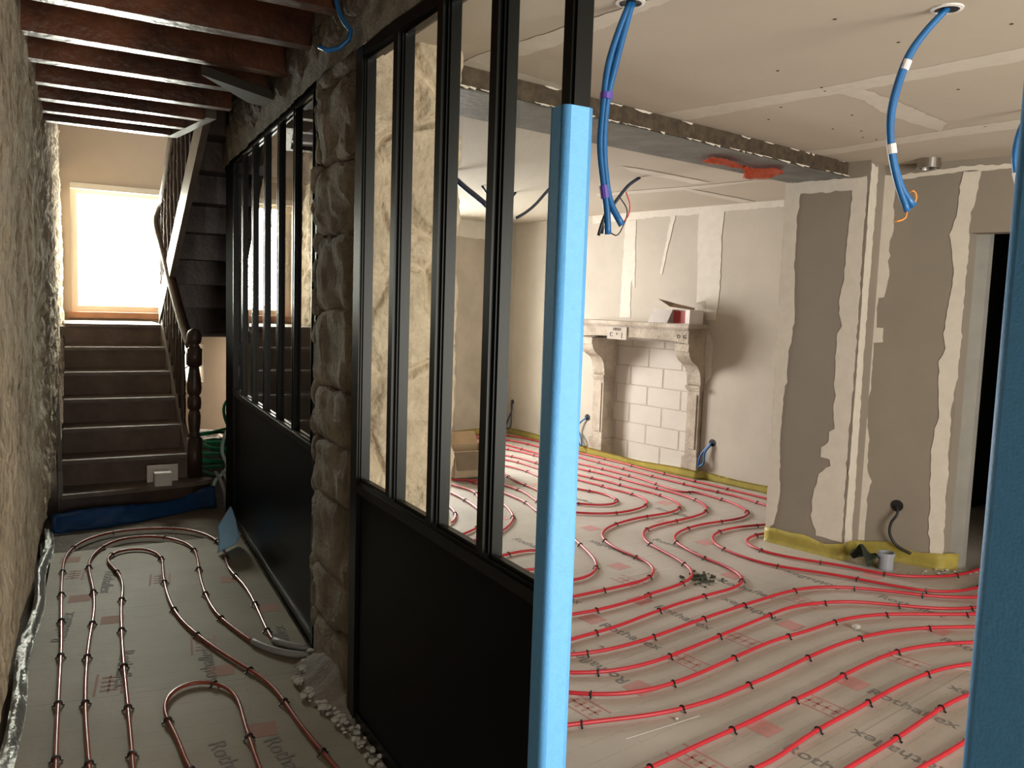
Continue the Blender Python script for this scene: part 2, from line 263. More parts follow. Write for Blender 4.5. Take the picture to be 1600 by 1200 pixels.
D = {"P":{"L1":[[3.9549,8.6407],[4.1257,8.7276],[4.5118,8.7742],[4.8787,8.7056],[5.0449,8.3749],[5.0709,8.1258],[5.1126,7.3175],[5.1941,6.7877],[5.2587,6.062],[5.3322,5.5597],[5.4105,4.9612],[5.4452,4.6787]],"L2":[[3.8466,8.4016],[4.011,8.4822],[4.4148,8.5835],[4.7197,8.434],[4.851,8.1067],[4.8856,7.8249],[4.9616,7.0981],[5.0407,6.3199],[5.1376,5.5755],[5.2301,4.9295],[5.2109,4.7637],[5.2333,4.4915]],"L3":[[3.7274,8.1386],[3.8848,8.2125],[4.272,8.3026],[4.5667,8.1573],[4.6145,7.8748],[4.653,7.5664],[4.7658,6.8135],[4.8028,6.6315],[4.8844,6.091],[4.9565,5.3993],[4.9682,5.41],[5.0093,5.1657],[5.0056,4.8988],[4.9392,4.7238],[4.8729,4.6063],[4.7738,4.5539],[4.6091,4.5227],[4.4161,4.5241],[4.2044,4.5061],[4.0462,4.4573],[3.9125,4.387],[3.8332,4.3249],[3.7837,4.253],[3.7398,4.0759],[3.7071,3.9056],[3.72,3.7411],[3.7017,3.6132],[3.688,3.5176],[3.6411,3.4543],[3.5632,3.3942],[3.4923,3.3682],[3.3048,3.3493],[2.9618,3.3015],[2.7364,3.2513],[2.4233,3.1783],[2.2539,3.166],[2.2239,3.1602],[2.103,3.1395]],"L4":[[3.6154,7.8912],[3.7828,7.9944],[4.138,8.0392],[4.4232,7.8978],[4.5124,7.6982],[4.5722,7.3161],[4.6086,6.6015],[4.6698,6.381],[4.7365,5.7915],[4.752,5.6739],[4.7937,5.421],[4.7792,5.0796],[4.7182,4.939],[4.6505,4.8423],[4.564,4.7813],[4.4175,4.7249],[4.2011,4.6799],[3.9845,4.641],[3.828,4.5946],[3.727,4.525],[3.6394,4.4081],[3.5848,4.2951],[3.5552,4.0714],[3.5153,3.8629],[3.4773,3.7429],[3.4433,3.6703],[3.3692,3.6044],[3.242,3.5529],[2.9893,3.4999],[2.8518,3.4769],[2.9869,3.4943],[2.6008,3.4196],[2.427,3.4178],[2.4021,3.4225],[2.288,3.4255]],"L5":[[3.5098,7.6581],[3.6859,7.7873],[4.0121,7.7917],[4.2332,7.554],[4.3211,7.3674],[4.3667,6.9823],[4.4387,6.354],[4.5374,5.8861],[4.5472,5.7541],[4.6179,5.3889],[4.5983,5.1951],[4.5412,5.0466],[4.4968,4.9792],[4.3666,4.9105],[4.1768,4.8709],[4.0113,4.8708],[3.8442,4.8291],[3.7149,4.7968],[3.5549,4.7184],[3.4394,4.6278],[3.3583,4.4915],[3.3025,4.2664],[3.3102,4.1126],[3.3217,3.9641],[3.2852,3.8582],[3.2272,3.7814],[3.1691,3.7306],[3.0223,3.6789],[2.9118,3.668],[2.727,3.6519],[2.5516,3.6384],[2.4313,3.6341],[2.2727,3.6538]],"L6":[[3.8145,7.2198],[4.1032,7.3326],[4.1828,7.1933],[4.2283,6.7576],[4.3048,6.1588],[4.3643,5.8111],[4.3561,5.829],[4.4141,5.5432],[4.4169,5.3756],[4.3642,5.2369],[4.2693,5.1471],[4.1055,5.0757],[3.9548,5.0421],[3.8247,5.0491],[3.6969,5.0927],[3.6125,5.1599],[3.497,5.2941],[3.5139,5.6273],[3.582,5.9663],[3.5335,6.2885],[3.4628,6.4578],[3.3164,6.5503],[3.1908,6.6204]],"L7":[[3.8189,7.2006],[3.9531,7.0639],[4.0593,6.7299],[4.0384,6.4606],[4.0479,6.1456],[4.0831,5.847],[4.1898,5.6323],[4.1716,5.4202],[4.15,5.3496],[4.0722,5.2882],[3.93,5.2853],[3.8477,5.3439],[3.7812,5.4063],[3.6837,5.5826],[3.7307,5.9733],[3.7346,6.3531],[3.8446,6.8511],[3.9097,7.1673],[3.8824,7.357]],"SA":[[3.0568,6.6718],[3.0929,6.5295],[3.1233,6.4135],[3.197,6.0992],[3.0995,5.7478],[3.2031,5.7175],[3.1654,5.4682],[3.0949,5.2709],[2.9429,5.0648],[2.7462,4.8989],[2.5367,4.8192],[2.4425,4.7987],[2.3407,4.7828]],"SB":[[3.3281,6.5097],[3.3723,6.3165],[3.398,6.0715],[3.4078,5.8145],[3.4088,5.6343],[3.3351,5.3284],[3.2983,4.987],[3.1535,4.5067],[3.0989,4.3213],[3.0307,4.1239],[2.96,4.0029],[2.8542,3.9056],[2.7638,3.8631],[2.6972,3.8525],[2.585,3.8845],[2.4705,3.9454],[2.3773,3.9874],[2.3149,4.046]],"T1":[[2.7583,6.0745],[2.7789,5.9944],[2.7796,5.8887],[2.7716,5.695],[2.715,5.4795],[2.5935,5.2828],[2.5138,5.2223],[2.4505,5.1939],[2.3849,5.1854]],"T2":[[2.9492,6.4337],[2.9726,6.2718],[2.9904,6.1365],[2.9881,5.8924],[2.9578,5.6354],[2.9048,5.401],[2.8235,5.2346],[2.6645,5.0669],[2.4502,4.9482],[2.3575,4.9169]],"T5":[[2.3894,4.4249],[2.4909,4.4338],[2.6212,4.4686],[2.7997,4.4856],[2.8677,4.4367],[2.8218,4.3066],[2.689,4.1533],[2.5719,4.1118],[2.4805,4.146],[2.4029,4.2037]],"M1":[[4.8421,4.2993],[4.4736,4.3504],[4.2609,4.3176],[4.1199,4.2401],[4.0358,4.1442],[3.9926,4.0646],[3.9653,3.8416],[3.9832,3.6401],[4.1012,3.4409],[4.2065,3.3162],[4.2761,3.193],[4.3966,2.9705],[4.4735,2.8432],[4.5709,2.7807],[4.6856,2.7544],[4.9501,2.7604],[5.1481,2.8064],[5.5416,2.904]],"M2":[[4.629,4.1043],[4.5524,4.1654],[4.4711,4.1483],[4.3162,4.0985],[4.2358,4.0394],[4.1981,3.9828],[4.1897,3.8108],[4.2786,3.5955],[4.3912,3.4459],[4.474,3.2798],[4.5261,3.1584],[4.5975,3.0742],[4.6997,3.0311],[4.914,2.9494],[5.1458,2.9557],[5.5115,3.0145],[5.8272,3.0798]],"M3":[[2.0192,3.0368],[2.1152,3.0003],[2.2366,2.9825],[2.4114,2.984],[2.5863,3.0093],[2.8535,3.0623],[3.0624,3.0999],[3.4425,3.1556],[3.7604,3.1906],[3.9324,3.1757],[4.0725,3.1069],[4.257,2.9626],[4.416,2.7876],[4.5637,2.6874],[4.7812,2.6206],[4.9022,2.6166],[5.3086,2.5911]],"M4":[[1.9258,2.8912],[2.009,2.844],[2.1046,2.7996],[2.2537,2.781],[2.3482,2.7782],[2.5324,2.8051],[2.7571,2.8493],[3.0073,2.9043],[3.2718,2.9566],[3.5544,3.0086],[3.731,2.9829],[3.9171,2.922],[4.0371,2.8275],[4.3364,2.5978],[4.7311,2.523],[5.1075,2.4876]],"M5":[[1.8192,2.7495],[1.8896,2.6901],[1.988,2.6277],[2.1349,2.5782],[2.2379,2.5731],[2.43,2.5894],[2.6726,2.6367],[2.9433,2.6935],[3.1274,2.724],[3.2978,2.727],[3.6626,2.759],[3.891,2.7202],[4.1853,2.5836],[4.3637,2.5008],[4.5739,2.45],[4.921,2.3916]],"M6":[[1.6543,2.4993],[1.7484,2.4806],[1.9162,2.4402],[2.0815,2.3984],[2.2487,2.3869],[2.4143,2.3911],[2.6202,2.4263],[2.7532,2.4415],[2.8471,2.4604],[3.0821,2.5066],[3.3405,2.5452],[3.5443,2.5564],[3.7826,2.5344],[3.9565,2.4876],[4.1956,2.3874],[4.3502,2.3269],[4.5664,2.209]],"M7":[[1.6468,2.0806],[1.7913,2.1111],[1.8596,2.1135],[2.0306,2.1434],[2.24,2.1696],[2.4724,2.2025],[2.6868,2.238],[2.8786,2.2645],[3.1017,2.3111],[3.3065,2.3417],[3.502,2.3658],[3.7412,2.3448],[3.8958,2.3034],[4.1238,2.2063],[4.3277,2.0861]],"M8":[[1.9465,1.9133],[2.1294,1.9417],[2.214,1.939],[2.3622,1.9777],[2.5746,2.0264],[2.7918,2.0592],[3.0477,2.1014],[3.2531,2.1334],[3.5304,2.1502],[3.6704,2.139],[3.8373,2.0877],[3.8982,2.0779],[4.1126,1.9753]],"M9":[[2.2185,1.7475],[2.4323,1.79],[2.6704,1.8245],[2.9632,1.8757],[3.1841,1.9187],[3.4092,1.9415],[3.5604,1.9339],[3.609,1.9272],[3.9024,1.8401]],"M10":[[2.4607,1.646],[2.6654,1.6733],[2.7208,1.6799],[2.8463,1.6881],[3.0408,1.7166],[3.2186,1.7222],[3.537,1.6789]],"M11":[[2.6336,1.5177],[2.8747,1.5686],[2.9705,1.5902],[3.0706,1.6069],[3.192,1.6158]],"C1":[[0.0284,2.901],[0.0305,3.0088],[0.0494,3.5244],[0.0731,4.0932],[0.0866,4.647],[0.109,5.2208],[0.1328,5.5059],[0.2132,5.7545],[0.3596,5.9179],[0.6089,5.9513],[0.8506,5.8359],[0.9802,5.5601],[0.9942,5.2356],[0.9514,4.9174],[0.9697,4.5218],[0.9431,4.0348],[0.9304,3.8732],[0.9277,3.7334]],"C1s":[[0.9277,3.7334],[0.9499,3.6482],[0.9962,3.5971],[1.0493,3.5718]],"C2":[[0.1252,2.8523],[0.1279,2.9601],[0.1377,3.4274],[0.1676,3.907],[0.2351,4.6163],[0.2412,4.8943],[0.2375,5.0941],[0.2494,5.3523],[0.2714,5.4554],[0.3329,5.6066],[0.4467,5.7591],[0.6176,5.7583],[0.7471,5.63],[0.8226,5.4506],[0.826,5.2015],[0.7946,4.9387],[0.7584,4.5345],[0.7603,4.1547],[0.8006,3.9277],[0.8412,3.7592]],"C2s":[[0.8412,3.7592],[0.9067,3.6051],[0.9628,3.5333],[1.029,3.5017]],"C3":[[0.2495,2.7898],[0.2559,2.896],[0.2797,3.3473],[0.3107,3.9515],[0.3527,4.5246],[0.387,4.8712],[0.3782,5.0633],[0.3472,5.2346],[0.3363,5.3545],[0.3699,5.4651],[0.4405,5.5155],[0.5345,5.5023],[0.6062,5.405],[0.6325,5.2603],[0.6081,4.9981],[0.5767,4.5371],[0.5822,4.2375],[0.6274,3.9583],[0.7118,3.6419],[0.7759,3.4439],[0.8066,3.3416],[0.822,3.17],[0.8263,2.9655],[0.8393,2.7862],[0.8543,2.6383],[0.8658,2.4953]],"C4":[[0.4333,2.6974],[0.4192,2.7982],[0.413,3.0528],[0.3963,3.2072],[0.3909,3.3143],[0.4096,3.3598],[0.453,3.441],[0.5418,3.4818],[0.6184,3.4326],[0.6612,3.359],[0.6665,3.2235],[0.6473,3.0336],[0.6368,2.8595],[0.6278,2.6938],[0.6255,2.6007]]},"HC":{"b1a":[[1.666,2.2114,2.572],[1.6393,2.2269,2.4882],[1.6147,2.241,2.3881],[1.6026,2.248,2.2375],[1.6,2.2496,2.1161],[1.6132,2.2419,2.0045],[1.6253,2.2349,1.9228],[1.6322,2.231,1.8384]],"b1b":[[1.6713,2.2083,2.5722],[1.6521,2.2195,2.4788],[1.6329,2.2305,2.3788],[1.6154,2.2407,2.2782],[1.6092,2.2442,2.157],[1.6174,2.2395,2.0353],[1.6376,2.2278,1.9336],[1.6709,2.2086,1.8688]],"b1w1":[[1.6671,2.2108,1.8728],[1.6844,2.2008,1.8941],[1.69,2.1976,1.9355],[1.6775,2.2048,1.9761]],"b1w2":[[1.6355,2.2291,1.8468],[1.6541,2.2183,1.8351],[1.6762,2.2055,1.8732],[1.6836,2.2013,1.9147],[1.6563,2.2171,1.9651]],"b1w3":[[1.6289,2.2328,1.9229],[1.616,2.2403,1.8812],[1.6051,2.2466,1.8332]],"b2a":[[2.5085,1.6844,2.572],[2.4606,1.7121,2.508],[2.4217,1.7346,2.4381],[2.3933,1.7509,2.3388],[2.3788,1.7593,2.2392],[2.3823,1.7573,2.1596],[2.4025,1.7456,2.07],[2.4286,1.7306,2.0004],[2.4601,1.7124,1.957]],"b2b":[[2.5053,1.6863,2.568],[2.4574,1.7139,2.504],[2.4167,1.7374,2.434],[2.3883,1.7538,2.3346],[2.3755,1.7612,2.2351],[2.3808,1.7581,2.1555],[2.3993,1.7474,2.0639],[2.4197,1.7357,2.0001],[2.4434,1.722,1.9401]],"b2w1":[[2.4581,1.7135,1.959],[2.4652,1.7094,1.9856],[2.455,1.7153,2.0054],[2.4463,1.7203,2.0011]],"b2w2":[[2.4413,1.7232,1.9441],[2.4394,1.7243,1.9197],[2.4223,1.7342,1.9088],[2.4099,1.7413,1.9063]],"b3":[[4.0059,2.1969,2.6275],[3.9621,2.2222,2.5402],[3.932,2.2395,2.4387],[3.9284,2.2416,2.3232],[3.9543,2.2267,2.2227],[3.9894,2.2064,2.1367]],"f1":[[3.9261,4.9967,2.572],[3.8661,5.0313,2.5229],[3.7957,5.072,2.4217],[3.7492,5.0988,2.34],[3.7114,5.1207,2.2441],[3.6942,5.1306,2.1488]],"f2":[[2.6552,5.758,2.5978],[2.7229,5.7189,2.5393],[2.8035,5.6723,2.4624],[2.8884,5.6233,2.3901],[2.9608,5.5816,2.3267]],"f3":[[3.2389,6.2186,2.572],[3.263,6.2047,2.5311],[3.3107,6.1772,2.4701]],"f4":[[3.6464,6.3597,2.5722],[3.6142,6.3782,2.5162],[3.5969,6.3882,2.4442],[3.5891,6.3927,2.378]],"f5":[[3.6435,5.7484,2.5877],[3.5882,5.7803,2.4994],[3.5196,5.8199,2.4053],[3.4499,5.8602,2.3364],[3.3884,5.8957,2.2932]],"f6":[[3.8552,5.4043,2.275],[3.8968,5.3802,2.3262],[3.9501,5.3494,2.4124],[4.0075,5.3163,2.5034],[4.0652,5.283,2.5795]]},"S":{"j_left":[[4.426,4.049,2.4862],[4.4554,3.9198,2.45],[4.4515,3.937,2.405],[4.4477,3.954,2.2152],[4.4494,3.9466,1.8792],[4.4549,3.9222,1.5659],[4.4471,3.9565,1.2466],[4.4495,3.946,1.1322],[4.4447,3.9671,1.1045],[4.4444,3.9684,0.9236],[4.4437,3.9715,0.7283],[4.4488,3.949,0.3389],[4.4425,3.9768,0.1344],[4.4288,4.0371,0.0871]],"j_top":[[4.4384,3.9945,2.4773],[4.5311,3.5875,2.4681],[4.5323,3.5822,2.3954],[4.4502,3.9429,2.3969]],"j_right":[[4.5311,3.5875,2.4681],[4.5496,3.5063,2.4758],[4.5521,3.4954,1.1625],[4.5497,3.506,0.6743],[4.5518,3.4967,0.1183],[4.5129,3.6674,0.1278],[4.502,3.7154,0.2577],[4.5044,3.7048,0.4387],[4.5091,3.6843,0.5503],[4.5269,3.6061,0.6079],[4.5247,3.6158,0.6562],[4.5102,3.6792,0.6584],[4.5107,3.6773,0.7215],[4.5215,3.6299,0.7662],[4.5219,3.6281,0.8287],[4.5285,3.599,0.8575],[4.5246,3.6163,0.9787],[4.5269,3.6061,1.0784],[4.5237,3.6199,1.1506],[4.5233,3.6217,1.2973],[4.5226,3.6249,1.4797],[4.529,3.5966,1.5294],[4.5232,3.6221,1.6129],[4.524,3.6187,1.7695],[4.5274,3.6036,1.8294],[4.5278,3.6019,2.1737],[4.5314,3.5865,2.3723]],"n_left":[[4.793,3.5812,2.5157],[4.8209,3.5051,2.5039],[4.8265,3.4897,2.1531],[4.8203,3.5068,2.0579],[4.8231,3.4991,1.8654],[4.8168,3.5163,1.7199],[4.8027,3.5546,1.719],[4.8055,3.5469,1.5234],[4.8196,3.5085,1.5251],[4.8219,3.5023,1.4337],[4.8039,3.5513,1.4247],[4.8022,3.556,1.1641],[4.8025,3.5552,1.1517],[4.7989,3.5649,0.9631],[4.8076,3.5412,0.7775],[4.8078,3.5407,0.6007],[4.8185,3.5117,0.5042],[4.8134,3.5255,0.3745],[4.814,3.5237,0.0931],[4.7973,3.5692,0.0892],[4.787,3.5975,0.5148],[4.7861,3.5998,1.1475],[4.7913,3.5857,1.2736],[4.7873,3.5967,1.521],[4.7964,3.5719,1.7309],[4.7955,3.5743,2.0109]],"n_right":[[4.9577,3.132,2.5033],[4.99,3.0441,2.5018],[4.9867,3.0529,2.3632],[4.9792,3.0735,2.2523],[4.9788,3.0745,2.1339],[4.9793,3.0731,1.3715],[4.9784,3.0757,1.2021],[4.972,3.0931,1.0299],[4.9803,3.0704,0.074],[4.9533,3.1441,0.0992],[4.9457,3.1648,0.3214],[4.9469,3.1614,0.4197],[4.9426,3.1733,0.5148],[4.9432,3.1715,0.6364],[4.9383,3.185,0.7551],[4.9439,3.1697,0.9015],[4.9494,3.1546,0.9751],[4.9439,3.1696,1.1163],[4.9403,3.1796,1.3287],[4.951,3.1504,1.4131],[4.9449,3.167,1.5059],[4.9495,3.1545,1.6814],[4.9543,3.1413,1.8436],[4.9507,3.1512,1.9817],[4.9417,3.1758,2.1199],[4.9513,3.1495,2.2331],[4.9519,3.1479,2.3465]],"n_top":[[4.8209,3.5051,2.5039],[4.863,3.3904,2.5125],[4.9647,3.1131,2.5354],[5.0667,2.8348,2.5225],[5.0675,2.8328,2.4954],[4.9585,3.1299,2.5009],[4.8599,3.3987,2.4829],[4.8216,3.5031,2.4742]],"f_top":[[5.2088,7.4152,2.6215],[5.4541,6.0269,2.5823],[5.6116,5.1358,2.5751],[5.6124,5.1314,2.5131],[5.5045,5.7419,2.5119],[5.4996,5.7698,2.4756],[5.4551,6.0217,2.5038],[5.3721,6.4912,2.5055],[5.2106,7.4049,2.4854],[5.2101,7.408,2.4992]],"f_a":[[5.2934,6.9362,2.4892],[5.318,6.7974,2.4955],[5.3222,6.7734,1.8051],[5.3132,6.8244,1.8844],[5.3151,6.8138,1.5014],[5.2895,6.9583,1.4965],[5.2901,6.9553,1.8845]],"f_b":[[5.4541,6.0272,2.5321],[5.5045,5.742,2.5253],[5.5032,5.7493,2.2235],[5.5044,5.7425,1.8129],[5.5005,5.7648,1.5165],[5.4815,5.872,1.5126],[5.4781,5.8913,1.6922],[5.459,5.9994,1.666],[5.4591,5.9988,1.9922],[5.455,6.0221,2.2331]],"f_c":[[5.3988,6.3402,2.5772],[5.4091,6.2816,2.5599],[5.3962,6.3545,2.2679],[5.3834,6.4273,1.9422],[5.3783,6.4562,1.9562],[5.3877,6.4029,2.2153]],"f_d":[[5.4621,5.9821,1.6299],[5.4966,5.7865,1.3124],[5.4986,5.7755,0.9885],[5.4861,5.8462,0.9092],[5.4799,5.8812,1.2707]],"c_a":[[2.7247,3.4903,2.572],[2.7352,3.3016,2.572],[2.9747,2.4355,2.572],[3.0777,1.7589,2.572],[3.0899,1.6787,2.572],[3.2218,1.7466,2.572],[3.2277,1.8403,2.572],[3.1857,2.0629,2.572],[3.1321,2.3672,2.572],[3.106,2.5062,2.572],[3.0479,2.736,2.572],[2.916,3.4137,2.572]],"c_b":[[3.9646,3.7068,2.572],[4.0772,3.3967,2.572],[4.0988,2.6982,2.572],[4.1732,2.2365,2.572],[4.3613,2.3334,2.572],[4.2713,2.8082,2.572],[4.2288,3.4274,2.572],[4.1888,3.8066,2.572]],"c_c":[[3.042,2.5551,2.572],[3.0306,2.4314,2.572],[3.3064,2.4782,2.572],[3.5896,2.5312,2.572],[3.9654,2.6132,2.572],[4.1163,2.7446,2.572],[3.7992,2.709,2.572],[3.4807,2.6488,2.572],[3.2484,2.5664,2.572]],"c_d":[[1.5157,3.3105,2.572],[1.5259,3.0331,2.572],[1.652,2.4027,2.572],[1.6874,2.1895,2.572],[1.7248,2.1097,2.572],[1.7598,2.0462,2.572],[1.7531,2.1431,2.572],[1.7482,2.3342,2.572],[1.7295,2.6127,2.572],[1.6663,2.972,2.572],[1.626,3.2281,2.572],[1.5973,3.3229,2.572]],"c_e":[[1.5317,3.1591,2.572],[1.5643,3.0797,2.572],[2.0058,3.1686,2.572],[2.1966,3.2732,2.572],[2.1508,3.3379,2.572],[1.8476,3.2883,2.572]],"c_f":[[4.2018,5.928,2.572],[4.4854,5.0972,2.572],[4.6324,4.4769,2.572],[4.6905,4.4238,2.572],[4.6209,5.1824,2.572],[4.3073,6.075,2.572]],"c_g":[[4.4363,5.2062,2.572],[4.5573,5.1776,2.572],[5.5033,5.3687,2.572],[5.5507,5.5146,2.572],[5.0031,5.3963,2.572]],"c_h":[[3.4843,4.682,2.572],[3.7359,4.6914,2.572],[4.4613,4.8202,2.572],[4.4177,4.9579,2.572],[3.7001,4.8036,2.572]]},"misc":{"box":[[3.2647,6.8715,0.0],[3.1998,6.5717,0.0],[3.547,6.5533,0.0],[3.6518,6.9461,0.0]],"rag":[[4.543,3.4333,0.0],[4.6427,3.3315,0.0]],"stub":[4.662,3.2523,0.0],"debris":[3.435,3.59,0.0],"bluebit":[[0.9534,5.2337,0.0],[1.1147,5.4189,0.0]],"socket":[[4.8789,3.3469,0.3694],[4.884,3.333,0.3294],[4.8735,3.3617,0.2592],[4.8724,3.3647,0.1939],[4.8851,3.33,0.124],[4.9174,3.2421,0.0758]],"out2":[[5.5066,5.7302,0.3632],[5.4972,5.7834,0.2936],[5.4891,5.8288,0.2061],[5.4901,5.8236,0.1266],[5.4963,5.7885,0.1512],[5.4987,5.775,0.2766],[5.5068,5.7289,0.345]],"out3":[[5.2181,7.3626,0.3968],[5.2049,7.437,0.3303],[5.1971,7.4812,0.2386],[5.2035,7.4452,0.1294],[5.2144,7.3834,0.0817],[5.2101,7.4077,0.1635],[5.2008,7.4603,0.2201]],"duct":[4.7827,3.2498,2.52],"hoses":[[1.5099,8.9848,0.0],[1.7975,9.3069,0.0],[1.2502,7.1407,0.0],[1.4187,7.6325,0.0]],"tape":[[3.3209,3.6783,2.475],[4.02,3.881,2.475]],"box2":[6.5285,7.4064,1.46],"wallwire":[[5.0652,9.0613,2.074],[5.0741,8.9565,1.9546],[5.0795,8.8935,1.8213]],"farloop":[[5.0889,8.7838,0.4008],[5.0917,8.7509,0.3093],[5.0876,8.7989,0.1835],[5.0846,8.8344,0.0744],[5.0916,8.7517,0.0862],[5.0921,8.7463,0.2304],[5.089,8.7828,0.385]]}}

# ================================================================ SETTING
CZ = 2.572
# room floor
bm = B(); prism(bm, [(1.06, -2.5), (9, -2.5), (9, 4.3), (5.75, 4.3), (5.15, 9.1), (2.0, 8.6), (1.9, 5.6), (1.5, 3.5), (1.06, 3.0)], -.06, 0); fl = struct('floor', bm, floor_r)
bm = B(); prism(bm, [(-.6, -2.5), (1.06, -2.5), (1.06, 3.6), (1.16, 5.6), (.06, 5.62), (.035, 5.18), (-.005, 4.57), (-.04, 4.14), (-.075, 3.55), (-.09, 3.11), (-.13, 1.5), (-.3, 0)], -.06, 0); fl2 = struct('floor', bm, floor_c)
bm = B(); prism(bm, [(-.8, -2.6), (2.4, -2.6), (2.4, 9.3), (-.8, 9.3)], -.12, -.062)
struct('floor', bm, concrete)
bm = B(); prism(bm, [(0, 5.62), (2.1, 5.64), (2.1, 9.2), (0, 9.2)], -.062, -.012); struct('floor', bm, concrete)

# room ceiling
bm = B(); prism(bm, [(1.12, -2.5), (9, -2.5), (9, 4.4), (5.9, 4.4), (5.3, 9.2), (1.95, 8.7), (1.88, 5.6), (1.52, 3.6), (1.12, 3.0)], CZ, CZ+.06); cl = struct('ceiling', bm, ceilb)
bm = B()
for k in sorted(D['S']):
    if k.startswith('c_'): ragged(bm, D['S'][k], (0, 0, -1), jit=.008, off=.0006+.0004*'abcdefgh'.index(k[2]), th=.0005)
o = obj('joint_compound', bm, comp, cl)
# fixing screws filled on ceiling boards
bm = B(); random.seed(3)
for i in range(26):
    x = 1.9+random.random()*3; y = 1.6+random.random()*1.6
    bmesh.ops.create_cone(bm, cap_ends=True, segments=8, radius1=.006, radius2=.006, depth=.002, matrix=Matrix.Translation((x, y, CZ-.001)))
obj('screw_head', bm, beam_b, cl)['kind'] = 'stuff'

# fireplace / right wall with recess
FA, FB = Vector((5.203, 7.448)), Vector((5.613, 5.128)); fu = (FB-FA).normalized(); fn = Vector((-fu.y*-1, 0)) 
fn = Vector((fu.y, -fu.x)) if fu.y < 0 else Vector((-fu.y, fu.x))
FF = plane_frame((FA.x, FA.y, 0), (fu.x, fu.y, 0), (fn.x, fn.y, 0))
corner = Vector((5.074, 8.958)); FE = FA+fu*3.35
bm = B()
slab(bm, corner, FA, 0, CZ+.06, .2, 1)
fbox(bm, FF, 0, .17, -.25, 0, 0, CZ+.06); fbox(bm, FF, 1.61, 3.35, -.25, 0, 0, CZ+.06)
fbox(bm, FF, .17, 1.61, -.25, 0, 1.28, CZ+.06)
wf = struct('wall_right', bm, boardw)
bm = B()
for k in ('f_top', 'f_a', 'f_b', 'f_c', 'f_d'): ragged(bm, D['S'][k], (fn.x, fn.y, 0), off=.001+.0004*len(bm.verts)**.5*.05)
obj('joint_compound', bm, comp, wf)

# far wall with window opening (window hidden behind the stone pier)
fd = Vector((4.18-5.074, 8.789-8.958)).normalized(); fnn = Vector((fd.y*-1, fd.x)); fnn = -fnn if fnn.y > 0 else fnn
WF = plane_frame((corner.x, corner.y, 0), (fd.x, fd.y, 0), (fnn.x, fnn.y, 0))
bm = B()
fbox(bm, WF, -.2, 1.35, -.25, 0, 0, CZ+.06); fbox(bm, WF, 2.75, 3.3, -.25, 0, 0, CZ+.06)
fbox(bm, WF, 1.35, 2.75, -.25, 0, 0, .75); fbox(bm, WF, 1.35, 2.75, -.25, 0, 2.3, CZ+.06)
wfar = struct('wall_back', bm, mat('skimmed_wall', (.40, .345, .28), .85, .12, 3))
bm = B(); ragged(bm, [WF(.0, 0, 2.57), WF(1.0, 0, 2.57), WF(1.0, 0, 2.38), WF(.5, 0, 2.36), WF(0, 0, 2.37)], (fnn.x, fnn.y, 0)); obj('joint_compound', bm, comp, wfar)
bm = B()
for s0, s1, z0, z1 in ((1.35, 1.42, .75, 2.3), (2.68, 2.75, .75, 2.3), (1.42, 2.68, .75, .82), (1.42, 2.68, 2.23, 2.3), (2.02, 2.08, .82, 2.23)): fbox(bm, WF, s0, s1, -.17, -.11, z0, z1)
wo = struct('window_2', bm, frame_w)
# wall closing the stair from the far room
bm = B(); prism(bm, [(1.56, 3.55), (1.62, 3.55), (1.98, 5.6), (2.08, 8.7), (2.0, 8.7), (1.92, 5.6)], 0, 2.7); struct('wall_stair_side', bm, dark)

# jutting wall
J0, J1 = Vector((4.429, 4.036)), Vector((4.554, 3.487)); N0, N1 = Vector((4.80, 3.562)), Vector((4.979, 3.074))
bm = B(); prism(bm, [J0, J1, N0, N1, (5.10, 3.10), (5.0, 3.7), (5.78, 3.85), (5.78, 4.25)], 0, CZ+.06)
wj = struct('wall_jut', bm, board)
jn = Vector(((J1-J0).y, -(J1-J0).x)).normalized(); jn = -jn if jn.x > 0 else jn
nn = Vector(((N1-N0).y, -(N1-N0).x)).normalized(); nn = -nn if nn.x > 0 else nn
bm = B()
for k in ('j_left', 'j_top', 'j_right'): ragged(bm, D['S'][k], (jn.x, jn.y, 0), jit=.006, off=.001+.0004*len(bm.verts)**.5*.05)
for k in ('n_left', 'n_right', 'n_top'): ragged(bm, D['S'][k], (nn.x, nn.y, 0), jit=.006, off=.001+.0004*len(bm.verts)**.5*.05)
rn = Vector(((N0-J1).y, -(N0-J1).x)).normalized(); rn = -rn if rn.y > 0 else rn
def RP(t, z): q = J1.lerp(N0, t); return Vector((q.x, q.y, z))
ragged(bm, [RP(.01, 2.55), RP(.45, 2.55), RP(.40, 1.4), RP(.5, .1), RP(.01, .1)], (rn.x, rn.y, 0), jit=.01)
obj('joint_compound', bm, comp, wj)
# wall over and beyond the doorway on the right
bm = B(); d2 = (N1-N0).normalized(); E1 = N1+d2*.95; E2 = N1+d2*5.9
th = Vector((.12, .03))
prism(bm, [N1, E1, E1+th, N1+th], 2.128, CZ+.06); prism(bm, [E1, E2, E2+th, E1+th], 0, CZ+.06)
wd = struct('wall_doorway', bm, board)
bm = B(); P1 = N1+th
prism(bm, [(5.10, 3.10), (5.16, 3.11), (5.19, 3.045), (5.14, 3.04)], 0, 2.3); prism(bm, [(6.2, 3.3), (6.28, 3.31), (6.29, 3.24), (6.21, 3.23)], 0, CZ)
struct('trim_1', bm, mat('grey_stud', (.24, .235, .21), .6, .1, 5))
bm = B(); prism(bm, [(5.2, 3.92), (8.9, 4.2), (8.9, 4.4), (5.2, 4.1)], 0, CZ+.06); prism(bm, [(8.8, -2.4), (9, -2.4), (9, 4.3), (8.8, 4.3)], 0, CZ+.06); struct('wall_next_room', bm, mat('unlit_board', (.015, .014, .012), .9))  # darkness of the next room is put into a near-black board colour

